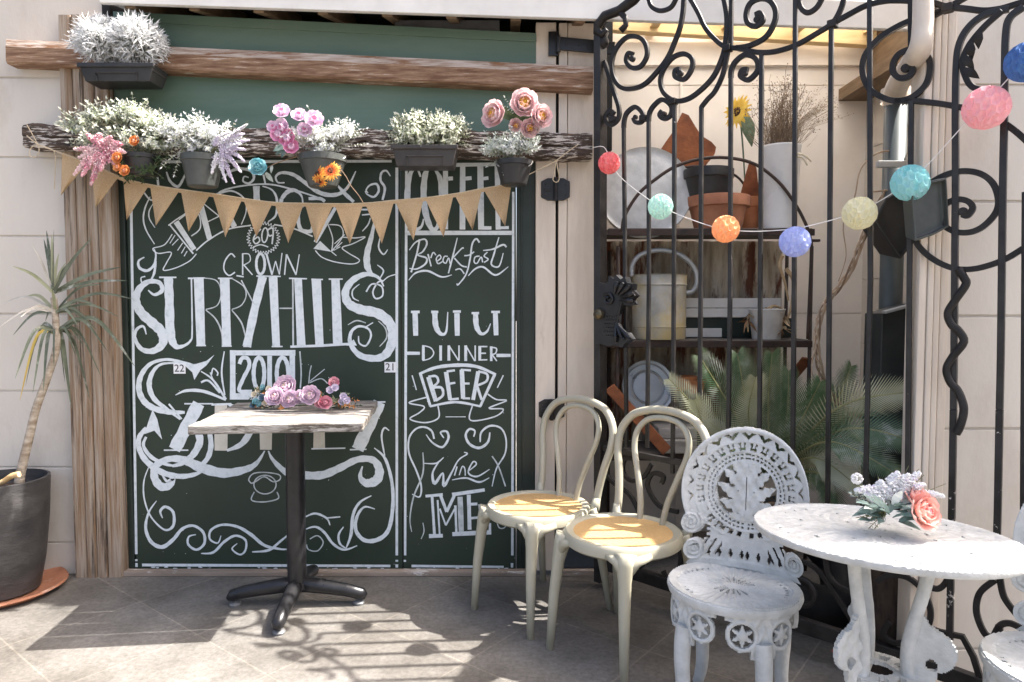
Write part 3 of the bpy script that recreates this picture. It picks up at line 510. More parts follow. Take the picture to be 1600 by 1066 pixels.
# ------------------------------------------------------------------ recess behind the gate
YB = 3.70; XS = 545 / F_PX * YB
wb = MB(); siding(wb, .36, XS + .05, 0, 2.70, YB, 1.2, -.02, .02); wb.box((at(1060, 300, YB).x, YB - .012, 0), (at(1064, 300, YB).x, YB, 2.4)); wb.box((.36, YB - .03, at(1000, 96, YB).z - .03), (XS, YB, at(1000, 96, YB).z + .09))
tag(wb.build('recess_wall', M['siding_far'], bevel=.002), 'pale cream back wall of the recess behind the plant shelf', 'wall')
tag(MB().box((.33, YW + .05, 0), (.37, YB, 2.45)).build('recess_return', M['cream']), 'short cream return wall at the left end of the recess', 'wall')
# right side of the recess: side building with low roof
sb = thing('side_wall', 'cream side wall of the recess with a narrow boarded strip under a pine eave', 'wall', (XS, 2.9, 0))
s1 = MB(); zz = 0
while zz < 2.3: s1.box((XS + R.uniform(0, .002), 2.28, zz + .003), (XS + .05, YB, min(zz + .34, 2.3) - .003)); zz += .34
s1.box((XS + .007, 2.29, 0), (XS + .05, YB - .01, 2.3)); s1.build('boards', M['siding'], sb, bevel=.002)
MB().box((1.72, 2.95, 2.30), (3.6, YB + .1, 2.36)).build('soffit', M['rafter_dark'], sb); MB().box((1.88, 2.28, 2.30), (3.6, 2.945, 2.36)).build('roof_edge', M['rafter_dark'], sb)
for i in range(4): MB().beam((.72 + i * .36, 3.05, 2.64 - .01 * i), (.72 + i * .36, YB + .3, 2.70 - .01 * i), (0, 0, 1), .045, .09).build('rafter', M['rafter'], sb, bevel=.003)
MB().beam((.5, 3.60, 2.66), (XS, 3.60, 2.58), (0, 0, 1), .05, .08).build('purlin', M['rafter'], sb, bevel=.003)
tr_ = mat('translucent_roof_sheet', (.86, .84, .79), rough=.5, trans=.92)
rs = MB()
for i in range(160):
    x = .47 + i * .015; rs.v += [V(x, 2.965, 2.74 + .008 * sin(x * 80)), V(x, 4.2, 2.80 + .008 * sin(x * 80))]
    if i: rs.f.append((2 * i - 2, 2 * i, 2 * i + 1, 2 * i - 1)); rs.m.append(0)
tag(rs.build('roof_sheet', tr_), 'pale translucent roof sheet over the pine rafters of the recess', 'roof')
MB().box((XS - .02, 2.955, 2.361), (XS + .03, YB, 2.73)).build('gable_board', M['rafter_dark'], sb, bevel=.003)
# right wall nearer the camera, with its fluted corner post
YR = 2.15
wr = MB(); zr = at(1550, 494, YR).z; siding(wr, at(1455, 500, YR).x, 5.5, 0, 3.2, YR, (at(1550, 317, YR).z - at(1550, 672, YR).z) / 2, zr, .02)
tag(wr.build('weatherboard_wall', M['siding'], bevel=.002), 'cream weatherboard wall right of the iron gate behind its scrolled end', 'wall')
tag(fluted(at(1432, 500, 2.13).x, at(1481, 500, 2.13).x, 2.14, 0, 3.2, 4, .02).build('fluted_post', M['cream']), 'cream painted fluted corner post behind the gate beside the right wall', 'post')
rp = MB()
tag(MB().box((1.90, 1.745, 2.46), (5.5, YR - .005, 2.50)).build('shade_slab', M['rafter_dark']), 'unseen timber slab added on the right to shade the round table', 'roof')  # out of view, added to shade the back of the round table
# ------------------------------------------------------------------ wrought iron gate, swung open towards the camera
GK = .95; GP = V(.523 * GK, 2.99 * GK, 0); GD = V(.85, -.81, 0).normalized(); GN = V(-.81, -.85, 0).normalized()
def PG(px, py, off=0.0):
    v = ray(px, py); q = GP + GN * off; t = (q - CP).dot(GN) / v.dot(GN); return CP + v * t
M['iron'] = mat('black_wrought_iron', (.012, .0105, .010), (.030, .027, .025), 16, .46, .35, 50, spec=.25, c3=(.06, .035, .025), s3=9, t3=(.66, .74))
M['iron_chip'] = mat('chipped_black_iron', (.012, .0105, .010), (.030, .027, .025), 16, .40, .35, 50, c3=(.42, .38, .35), s3=34, t3=(.69, .71))
M['iron_flaked'] = mat('flaking_black_iron', (.015, .014, .013), (.036, .032, .030), 16, .46, .35, 50, spec=.25, c3=(.55, .50, .46), s3=22, t3=(.60, .62))
gl = PG(938, 905); gate = thing('iron_gate', 'tall black wrought iron gate of square bars and big scrolls standing open', 'gate', (gl.x, gl.y, 0))
TH = .0145
def bar(pts, w=TH, d=TH, m='iron', name='bar', sub=1, offs=0):
    q = [PG(x, y, offs) for x, y in pts]; return MB().sweep(q, GN, w, d).build(name, M[m], gate, bevel=.002)
def scr(*paths, w=.016, d=.014, name='scroll', taper=1, offs=0, m='iron'):
    for pts in paths:
        q = vspl([PG(x, y, offs) for x, y in pts], 7); mb = MB(); mb.sweep(q, GN, w, d)
        mb.build(name, M[m], gate, bevel=.0025)
def knob(x, y, r=.02, offs=0): 
    c = PG(x, y, offs); return MB().tube([c - GN * .009, c + GN * .009], r * .72, 14).build('scroll_eye', M['iron'], gate, bevel=.003)
# stiles and bars
bar([(938, 56), (938, 908)], .034, .05, 'iron_chip', 'stile')
for pts in ([(974.6, 196), (977, 440), (979, 700)], [(1013.5, 186), (1014, 440), (1011, 700)], [(1054, 160), (1053, 440), (1051, 740)], [(1096, 166), (1095, 440), (1092, 760)], [(1142, 118), (1141, 440), (1137, 770)], [(1190, 84), (1188, 440), (1186, 790)], [(1243, -10), (1241, 440), (1238, 800)], [(1299, 38), (1296, 440), (1293, 820)], [(1359, -10), (1360, 440), (1346, 870)][:2] + [(1350, 860)], [(1424, 158), (1421, 440), (1417, 890)]):
    bar(pts, TH, TH, 'iron_chip')
bar([(1143, -10), (1142, 76)]); bar([(1423, -10), (1423, 78)])
scr([(1577, 14), (1538, 24), (1512, 45), (1498, 73), (1494, 113), (1493, 180), (1493, 298), (1491, 540), (1490, 640)], w=.018, d=.018, m='iron_chip', name='bar')
bar([(1490, 640), (1488, 760), (1484, 1000)], .0182, .0182, 'iron_flaked')
scr([(1600, 11), (1578, 28), (1571.6, 56), (1570, 120), (1569, 197), (1567, 298), (1564, 540), (1562, 640)], w=.018, d=.018, m='iron_chip', name='bar')
bar([(1562, 640), (1559, 800), (1556, 900)], .0182, .0182, 'iron_flaked')
bar([(1603, 300), (1600, 800)], .018, .018)
bar([(1640, -20), (1632, 1160)], .034, .04, 'iron', 'stile')
# scrolls, upper part
scr([(989.5, 85), (981.6, 84), (978.8, 95.7), (987, 106), (1001, 104), (1011, 87), (1008, 67.5), (995.7, 57.7), (978.8, 59), (963, 76), (956, 98.5), (959, 121), (970, 136.5), (987, 139), (1007, 132), (1026.7, 112.6), (1043.6, 90), (1054.8, 64.7), (1063, 42), (1067.5, 17), (1069, -10)],
    [(1063, 108), (1055, 111), (1056, 121), (1069, 124), (1080, 110), (1081.6, 93), (1069, 84.5), (1052, 90), (1038, 107), (1032, 126.7), (1038, 146), (1055, 157.6), (1074.5, 155), (1094, 142), (1114, 121), (1126.6, 95.7), (1133.6, 70), (1136, 28), (1130, -8)],
    [(944, 95.7), (949, 110), (958, 140), (967, 168), (966, 186), (953.5, 195.6), (946, 184), (953, 173), (960, 178)],
    [(974.6, 200), (976, 186), (981, 175), (993, 167.5), (1004, 177), (1003, 190), (994, 191.5), (990, 184)],
    [(1013.5, 190), (1015, 177), (1022, 165), (1035, 156), (1049, 166), (1048, 180), (1038, 186), (1031, 180), (1035, 173)],
    [(1095.6, 168), (1106, 155), (1117, 143), (1129, 118), (1135.5, 90), (1139, 70)],
    [(1142, 122), (1143, 110), (1149, 97), (1164.6, 86), (1181.5, 93), (1184, 110), (1170, 125), (1157.6, 119.6), (1160, 110), (1169, 109)],
    [(1136.5, 74), (1153, 76), (1181, 81.6), (1209.6, 81), (1243, 71), (1277, 52), (1301, 36), (1314, 14), (1320, -8)],
    [(1301, 37), (1327, 22.5), (1355, 8.4), (1386, 1.4), (1422, 1.4), (1453, 4), (1481, 11), (1510, 14), (1538, 17), (1563, 14), (1583, 8.4), (1610, 0)],
    [(1150, 75), (1170, 72), (1195.6, 59), (1209.6, 36.6), (1212, 17), (1203, 2), (1188, -2), (1172, 6), (1166, 24), (1170, 38), (1182, 41), (1192, 32), (1188, 21), (1180, 24)],
    [(1012, -8), (1018, 10), (1032, 17), (1049, 11), (1059, -8)], [(1075, -8), (1091, 20), (1103, 45), (1122, 66), (1137, 76)],
    [(1247, -6), (1252, 13), (1263, 20), (1277, 11), (1286, -6)], [(1430, 8), (1455, 24), (1481, 12), (1520, -10)],
    [(1481, 14), (1453, 24), (1425, 32), (1397, 45), (1372, 62), (1352, 87), (1348, 113), (1358, 138), (1380, 153), (1403, 158), (1425, 152), (1445, 135), (1453, 113), (1452, 93), (1439, 80), (1422, 78), (1405.5, 84.5), (1396, 98.5), (1396, 113), (1405.5, 122), (1419.6, 120), (1426.6, 109), (1420, 103), (1413, 109)],
    [(1397, 158), (1425, 158), (1467, 162), (1507, 169)], [(1571.6, 194), (1590, 208), (1612, 228)],
    [(1503, 335.6), (1512, 337), (1520, 325), (1512, 314.6), (1494, 312), (1476, 321), (1469, 337), (1476, 353), (1494, 362.6), (1518, 362.6), (1539, 352), (1557, 331), (1560, 310), (1551, 286), (1530, 271), (1500, 268), (1470, 277), (1446, 295), (1428, 325), (1424, 355), (1434, 382), (1455, 403), (1485, 418), (1515, 421), (1545, 415), (1575, 403), (1612, 380)],
    w=.0165)
scr([(1566, 17), (1538, 42), (1515, 70), (1504, 96), (1508, 118), (1518, 135), (1534, 141)], w=.016, name='leaf_stem', offs=.012)
for x, y, r in ((988, 92, .017), (1063, 115, .017), (993, 183, .012), (1038, 178, .013), (1164, 115, .014), (1183, 31, .016), (1415, 107, .018), (1505, 331, .018), (954, 182, .012)): knob(x, y, r)
# little iron leaf and knob on top
lf = MB(); c = [PG(x, y, .02) for x, y in ((1530, 48), (1516, 66), (1505, 88), (1507, 108), (1513, 122))]
for i in range(4): lf.leaf(c[i], (c[i + 1] - c[i]) + GD * .02, GN, .05, .03, .3, 0, 4, .4)
lf.build('iron_leaf', M['iron'], gate)
tp = MB(); tp.tube([PG(*q, .02) for q in ((1000, -12), (990, 0), (967, 17), (945, 25), (934, 40), (933, 50), (941, 54), (948, 46))], [.022, .022, .02, .02, .02, .018, .014, .01], 10); tp.tube([PG(*q, .02) for q in ((958, 20), (968, 18), (977, 28), (978, 40), (973, 46))], [.012, .013, .012, .011, .012], 8); tp.blob(PG(973, 45, .02), .018); tp.build('finial', M['iron'], gate, smooth=True)
kn = MB(); kn.lathe([(0, -.05), (.018, -.04), (.024, -.02), (.016, 0), (.022, .015), (0, .03)], PG(943, 58), 16); kn.build('finial', M['iron'], gate, smooth=True)
for x, y in ((958, 187), (1006, 185), (1052, 159), (1137, 76), (1301, 38), (1481, 13)): MB().obox(PG(x, y), GD * .014, GN * .016, V(0, 0, .012)).build('collar', M['iron'], gate, bevel=.003)
# twisted tendril round the bar
td = [(1497, 420), (1506, 434), (1509, 445), (1492, 470), (1481, 490), (1487, 508), (1497, 516), (1506, 534), (1489, 557), (1479, 577), (1485, 598), (1497, 611), (1506, 638), (1501, 664), (1494, 678)]
MB().tube(vspl([PG(x, y, .012) for x, y in td], 5), .0115, 8).build('tendril', M['iron'], gate, smooth=True)
# lower rail and lower scrolls
bar([(942, 700), (1100, 730)], .022, .022, 'iron_chip', 'rail')
bar([(938, 878), (1030, 908), (1240, 972), (1325, 1000), (1480, 1052), (1634, 1108)], .05, .03, 'iron_chip', 'rail')
scr([(993, 730), (989, 717), (976, 719), (974, 738), (986, 751), (1006, 745), (1018, 725)], [(950, 726), (955, 712), (948, 706), (944, 716), (948, 740), (960, 756), (985, 775), (1000, 812), (990, 850)], [(1060, 800), (1030, 790), (1012, 760), (1020, 740), (1036, 744), (1034, 756)], [(955, 870), (975, 840), (1000, 850), (1005, 880), (990, 890), (984, 878)], [(1010, 880), (1030, 840), (1060, 850), (1062, 888), (1045, 905), (1036, 892)], [(1020, 840), (1060, 830), (1100, 860), (1105, 910)],
    [(1230, 878), (1262, 880), (1290, 905), (1325, 960), (1345, 995)], [(1289, 862), (1294, 896), (1311, 916), (1339, 927), (1356, 920)], [(1370, 909), (1390, 899), (1418, 902.5), (1442, 923), (1454, 954), (1449, 981.5), (1431.5, 998.6), (1400, 1005), (1380, 990), (1390, 972)], [(1445, 914.6), (1466, 920), (1480, 906), (1482, 885)],
    [(1555, 906), (1531, 926.6), (1526, 957), (1539, 990), (1555, 996), (1562, 985), (1560, 976)], [(1562, 900), (1569, 933), (1590, 962)], [(1552, 996), (1562, 978), (1578, 974), (1600, 984)], w=.017)
bar([(1449, 981), (1469, 988), (1504, 995), (1521, 1026), (1534, 1068)], .018, .016, 'iron')
c = PG(1252, 925, 0)
MB().lathe([(.034, -.01), (.052, -.012), (.056, 0), (.052, .012), (.034, .01), (.034, -.01)], c, 28, ax=GN).build('ring', M['iron'], gate, smooth=True)
# lock case with leafy edge
lk = MB(); out = []
for x, y in [(937, 446), (944, 441), (950, 444), (957, 441), (959, 431), (966, 436), (970, 430), (977, 437), (984, 433), (987, 442), (996, 444), (995, 454), (1000, 462), (994, 468), (998, 476), (988, 478), (980, 476), (972, 490), (971, 506), (976, 518), (987, 520), (994, 530), (984, 536), (979, 543), (968, 539), (958, 541), (946, 537), (937, 538)]: out.append(PG(x, y, .018))
lk.prism(out, GN * .035); 
for x, y in ((964, 440), (974, 442), (984, 447), (990, 458), (988, 470)): # ruffled leaf lobes
    a, b2 = PG(958, 470, .058), PG(x, y, .062); lk.tube([a.lerp(b2, .35), a.lerp(b2, .8), b2], [.004, .012, .006], 6)
for x, y in ((972, 530), (984, 529), (962, 535)): a, b2 = PG(962, 505, .056), PG(x, y, .06); lk.tube([a, a.lerp(b2, .7), b2], [.004, .01, .005], 6)
lk.tube(vspl([PG(x, y, .058) for x, y in ((951, 466), (946, 465), (946, 472), (953, 474), (957, 467), (952, 459), (944, 461))], 5), .006, 6)
for i in range(7):
    for j in range(6): lk.blob(PG(945 + i * 3.6 + (j % 2) * 1.8, 494 + j * 6, .054), .0035)
lk.tube(vspl([PG(x, y, .056) for x, y in ((972, 470), (968, 486), (965, 504), (968, 522), (976, 530))], 5), .005, 6)
lk.build('lock_case', M['black_metal'], gate, bevel=.003)
c = PG(938, 491, .05); MB().lathe([(0, .03), (.010, .03), (.012, .026), (.019, .024), (.022, .016), (.022, 0)], c, 20, ax=GN).build('lock_cylinder', mat('old_brass', (.09, .075, .045), (.17, .14, .09), 20, .4, metal=.7), gate, smooth=True)
# ------------------------------------------------------------------ honeycomb paper balls on a string
balls = [(952, 255, 18, 'small red', (.78, .05, .075), (.9, .35, .33)), (1032, 323, 20.5, 'mint green', (.25, .62, .53), (.75, .88, .83)), (1134, 358, 22.5, 'orange', (.9, .33, .02), (.95, .60, .28)), (1242, 378, 25, 'lavender blue', (.22, .30, .80), (.60, .66, .88)), (1343, 333.5, 27, 'pale lemon', (.86, .80, .45), (.90, .87, .68)), (1422, 286, 29.5, 'turquoise', (.10, .66, .68), (.50, .82, .83)), (1541, 168.5, 34.5, 'pink', (.90, .33, .38), (.90, .58, .60)), (1603, 97, 31, 'deep blue', (.012, .10, .36), (.03, .22, .55))]
strp = [(926, 231), (940, 229), (948, 236), (966, 273), (1014, 312), (1052, 332), (1112, 354), (1157, 361), (1200, 361), (1250, 356), (1317, 339), (1360, 322), (1400, 298), (1445, 262), (1511, 190), (1560, 140), (1615, 78)]
BO = .06
MB().tube(vspl([PG(x, y, BO) for x, y in strp], 5), .0016, 5).build('garland_string', mat('white_string', (.75, .72, .68)))
tag(bpy.data.objects['garland_string'], 'thin white string of paper balls looped across the gate', 'string')
def honey(c, r, ca, cb, nm):
    mb = MB(); N, K = 27, 11; tilt = Matrix.Rotation(R.uniform(-.5, .5), 3, 'Y') @ Matrix.Rotation(R.uniform(-.4, .4), 3, 'X') @ Matrix.Rotation(R.uniform(0, 3), 3, 'Z')
    for j in range(K + 1):
        th = pi * j / K
        for i in range(N):
            a = 2 * pi * (i + .5 * (j % 2)) / N; rr = r * (1 - (.20 if (i - j // 2 - j) % 3 == 0 else 0) * min(1, 1.6 * sin(th))) * (1 + .012 * R.uniform(-1, 1))
            mb.v.append(c + tilt @ V(rr * sin(th) * cos(a), rr * sin(th) * sin(a), rr * cos(th)))
    for j in range(K):
        for i in range(N):
            if j % 2 == 0: t = [(j, i), (j, (i + 1) % N), (j + 1, i)]; t2 = [(j, (i + 1) % N), (j + 1, (i + 1) % N), (j + 1, i)]
            else: t = [(j, i), (j, (i + 1) % N), (j + 1, (i + 1) % N)]; t2 = [(j, i), (j + 1, (i + 1) % N), (j + 1, i)]
            for q in (t, t2): mb.f.append(tuple(a * N + b for a, b in q)); mb.m.append(0)
    return mb
for x, y, rp_, nm, ca, cb in balls:
    c = PG(x, y, BO + .01); r = rp_ * c.y / F_PX * .95
    lt = lambda q, k_: tuple(v + (.93 - v) * k_ for v in q); m_ = mat(nm.replace(' ', '_') + '_tissue', lt(ca, .12 if 'red' in nm or 'deep' in nm else .30), lt(cb, .15), 30, .95, 0, trans=.5, spec=.04, lo=.3, hi=.65, stretch=(2.5, 2.5, .5))
    o = honey(c, r, ca, cb, nm).build('paper_ball', m_); tag(o, nm + ' honeycomb tissue paper ball on the gate string', 'paper ball', 'paper balls strung across the gate')
# ------------------------------------------------------------------ hessian bunting
M['hessian'] = mat('hessian', (.46, .315, .17), (.60, .43, .255), 260, .9, .6, 300, stretch=(1, 1, 1), trans=.12, lo=.3, hi=.7, detail=2)
M['twine'] = mat('twine', (.48, .38, .25), (.6, .5, .36), 60, .9)
YBU = 2.965
bt = thing('bunting', 'string of triangular hessian flags hanging in front of the lettered door', 'bunting', at(450, 330, YBU))
flags = [((97, 241), (138, 253), (95, 306)), ((142, 258), (186, 276), (149, 325)), ((192.5, 279), (233, 289.5), (197.6, 344)), ((234.5, 289.5), (281, 297), (243.5, 353)), ((282.5, 297), (329, 303), (294.5, 362)), ((332, 303.6), (378.6, 311), (352, 371)), ((380, 311), (426.6, 316.5), (400.5, 370)), ((428.7, 317.4), (474.6, 319.5), (450.6, 380)), ((476.7, 318.6), (521, 319.5), (493.5, 380)), ((522.6, 319.5), (567.6, 319.5), (546.6, 381.5)), ((570.6, 318.6), (615.6, 315), (596.7, 381)), ((617, 314), (662, 310.5), (646, 376)), ((664, 310), (709, 304), (693, 370.5)), ((710, 304), (753, 296.6), (738.4, 360)), ((755, 295.6), (799, 288), (789.5, 354))]
for k, (a, b2, t) in enumerate(flags):
    mb = MB(); n_ = 7; ph = R.uniform(0, 6); tw = R.uniform(-.02, .02)
    for i in range(n_ + 1):
        s_ = i / n_
        l = V(a[0] + (t[0] - a[0]) * s_, a[1] + (t[1] - a[1]) * s_, 0); r_ = V(b2[0] + (t[0] - b2[0]) * s_, b2[1] + (t[1] - b2[1]) * s_, 0)
        for j in range(7):
            u = j / 6; q = l.lerp(r_, u); mb.v.append(at(q.x, q.y, YBU + .016 * s_ * sin(ph + u * 4.5) + tw * s_ * (u - .5) * 2 - .012 * s_))
    for i in range(n_):
        for j in range(6): mb.f.append((i * 7 + j, i * 7 + j + 1, i * 7 + 8 + j, i * 7 + 7 + j)); mb.m.append(0)
    f = mb.build('flag', M['hessian'], bt, smooth=True, recalc=False)
tape = MB(); ed = [(97, 240), (140, 256)] + [f[0] for f in flags[2:]] + [(799, 288)]
q = vspl([at(x, y - 1, YBU - .002) for x, y in ed], 4); tape.ribbon([p + V(0, 0, -.006) for p in q], [.017] * len(q), (0, -1, 0)); tape.build('tape', M['hessian'], bt, recalc=False)
tw = MB(); tw.tube(vspl([at(x, y, YBU - .004) for x, y in [(42, 212), (60, 226), (97, 240)]] + q[5:] + [at(x, y, YBU - .004) for x, y in ((840, 266), (868, 252), (886, 238), (905, 225))], 2), .0022, 5)
tw.tube(vspl([at(x, y, 2.97) for x, y in ((58, 226), (48, 232), (47, 244), (57, 245), (61, 234), (57, 222), (42, 195))], 5), .0018, 5); tw.tube(vspl([at(x, y, 2.97) for x, y in ((60, 227), (78, 232), (86, 242), (86, 270), (85, 296))], 5), .0018, 5)
tw.tube(vspl([at(x, y, 2.97) for x, y in ((869, 252), (866, 272), (864, 281), (870, 285), (874, 278), (871, 262), (870, 252))], 5), .0022, 5)
tw.build('twine', M['twine'], bt)
# ------------------------------------------------------------------ wooden pedestal table
M['table_wood'] = mat('white_washed_boards', (.19, .172, .15), (.40, .378, .345), 9, .8, 1.4, 30, stretch=(1.2, 12, 8), c3=(.085, .07, .055), s3=4.0, t3=(.52, .58), detail=10)
TC = V(-.878, 2.772, 0); ta = radians(6)
tbl = thing('pedestal_table', 'square table of white washed planks on a black iron pedestal', 'table', TC)
tx, ty = V(cos(ta), sin(ta), 0), V(-sin(ta), cos(ta), 0)
ZT = .794; hw = .306
mb = MB(); nb = 6
for i in range(nb):
    c = TC + ty * (-hw + hw * 2 * (i + .5) / nb) + V(0, 0, ZT - .0155) + tx * R.uniform(-.004, .004); mb.obox(c, tx * hw, ty * (hw / nb - .0012), V(0, 0, .0155 + R.uniform(-.001, .001)))
top = mb.build('tabletop', M['table_wood'], tbl, bevel=.004)
mb = MB().obox(TC + V(0, 0, ZT - .042), tx * .14, ty * .14, V(0, 0, .008)); mb.build('mounting_plate', M['black_metal'], tbl, bevel=.003)
mb = MB().lathe([(.038, ZT - .048), (.038, .10), (.046, .095), (.05, .075), (.0, .07)], TC, 28); mb.build('pole', M['black_metal'], tbl, smooth=True, ang=40)
mb = MB()
for k in range(4):
    a = ta + radians(-94) + k * pi / 2; d = V(cos(a), sin(a), 0)
    P_ = [TC + d * s_ + V(0, 0, z) for s_, z in ((0, .085), (.06, .082), (.14, .07), (.21, .058), (.262, .042), (.278, .03))]
    mb.tube(P_, [.031, .031, .028, .026, .025, .013], 12)
mb.build('base', M['black_metal'], tbl, smooth=True)
for k in range(4):
    a = ta + radians(-94) + k * pi / 2; d = V(cos(a), sin(a), 0)
    MB().lathe([(0, 0), (.022, 0), (.024, .008), (.018, .014), (.006, .016), (.006, .035)], TC + d * .25, 18).build('foot', mat('pale_glide', (.16, .16, .16), rough=.3) if k == 0 else bpy.data.materials['pale_glide'], tbl, smooth=True, ang=40)
# ------------------------------------------------------------------ bentwood style cafe chairs
M['chair_paint'] = mat('beige_green_plastic', (.40, .37, .27), (.46, .43, .33), 4, .38, .05, 80, spec=.45)
M['cane'] = mat('pale_woven_seat', (.50, .295, .115), (.62, .41, .185), 90, .5, .6, 160, lo=.3, hi=.7)
def cafe_chair():
    r = thing('cafe_chair', 'beige bentwood style cafe chair nearest the lettered door', 'chair', (0, 0, 0), 'beige cafe chairs in front of the gate')
    zs = .425
    # local: front is -y. seat ring
    mb = MB().lathe([(.170, zs - .006), (.178, zs + .004), (.200, zs + .006), (.208, zs - .004), (.208, zs - .032), (.198, zs - .040), (.176, zs - .036), (.170, zs - .006)], (0, 0, 0), 48)
    mb.build('seat_rim', M['chair_paint'], r, smooth=True, ang=50)
    MB().lathe([(0, zs - .002), (.10, zs - .002), (.176, zs - .001), (.176, zs - .02), (0, zs - .02)], (0, 0, 0), 48).build('seat', M['cane'], r, smooth=True, ang=40)
    for sx in (-1, 1):
        # front leg with flared bracket
        mb = MB(); P_ = [V(sx * .135, -.150, zs - .012), V(sx * .142, -.163, zs - .05), V(sx * .148, -.172, zs - .10), V(sx * .158, -.185, .2), V(sx * .168, -.196, 0)]
        mb.tube(P_, [.036, .028, .022, .0185, .013], 14)
        mb.tube([V(sx * .08, -.180, zs - .022), V(sx * .12, -.176, zs - .035), V(sx * .146, -.170, zs - .09)], [.013, .018, .012], 10); mb.tube([V(sx * .185, -.085, zs - .022), V(sx * .165, -.135, zs - .035), V(sx * .146, -.168, zs - .09)], [.013, .018, .012], 10)
        mb.build('leg', M['chair_paint'], r, smooth=True)
        mb = MB(); P_ = [V(sx * .150, .145, zs - .01), V(sx * .160, .160, zs - .06), V(sx * .172, .178, .25), V(sx * .196, .215, 0)]
        mb.tube(P_, [.026, .021, .018, .013], 14); mb.build('leg', M['chair_paint'], r, smooth=True)
    lean = lambda z: .165 + (z - zs) * .20
    def hoop(pts, rad):
        q = [V(x, lean(z) + off, z) for x, z, off in pts]; return MB().tube(vspl(q, 6), rad, 12)
    outer = [(-.160, zs - .02, .0), (-.163, zs + .06, 0), (-.177, zs + .15, 0), (-.197, zs + .235, 0), (-.192, zs + .31, 0), (-.145, zs + .372, 0), (-.07, zs + .398, 0), (0, zs + .404, 0), (.07, zs + .398, 0), (.145, zs + .372, 0), (.192, zs + .31, 0), (.197, zs + .235, 0), (.177, zs + .15, 0), (.163, zs + .06, 0), (.160, zs - .02, 0)]
    hoop(outer, .0155).build('back_hoop', M['chair_paint'], r, smooth=True)
    inner = [(-.050, zs - .01, -.0), (-.060, zs + .07, 0), (-.088, zs + .16, 0), (-.118, zs + .25, 0), (-.115, zs + .315, 0), (-.072, zs + .362, 0), (0, zs + .376, 0), (.072, zs + .362, 0), (.115, zs + .315, 0), (.118, zs + .25, 0), (.088, zs + .16, 0), (.060, zs + .07, 0), (.050, zs - .01, 0)]
    hoop(inner, .0115).build('back_hoop', M['chair_paint'], r, smooth=True)
    for sx in (-1, 1): MB().tube([V(sx * .115, .165, zs - .016), V(sx * .160, .160, zs - .012), V(sx * .162, .168, zs + .03)], [.012, .022, .016], 10).build('back_bracket', M['chair_paint'], r, smooth=True)
    return r
cc = cafe_chair(); cc.location = (.105, 2.735, 0); cc.rotation_euler = (0, 0, radians(-49))
c2 = copy_thing(cc, (.392, 2.412, 0), radians(-48), 'beige bentwood style cafe chair nearest the white cast iron chair')
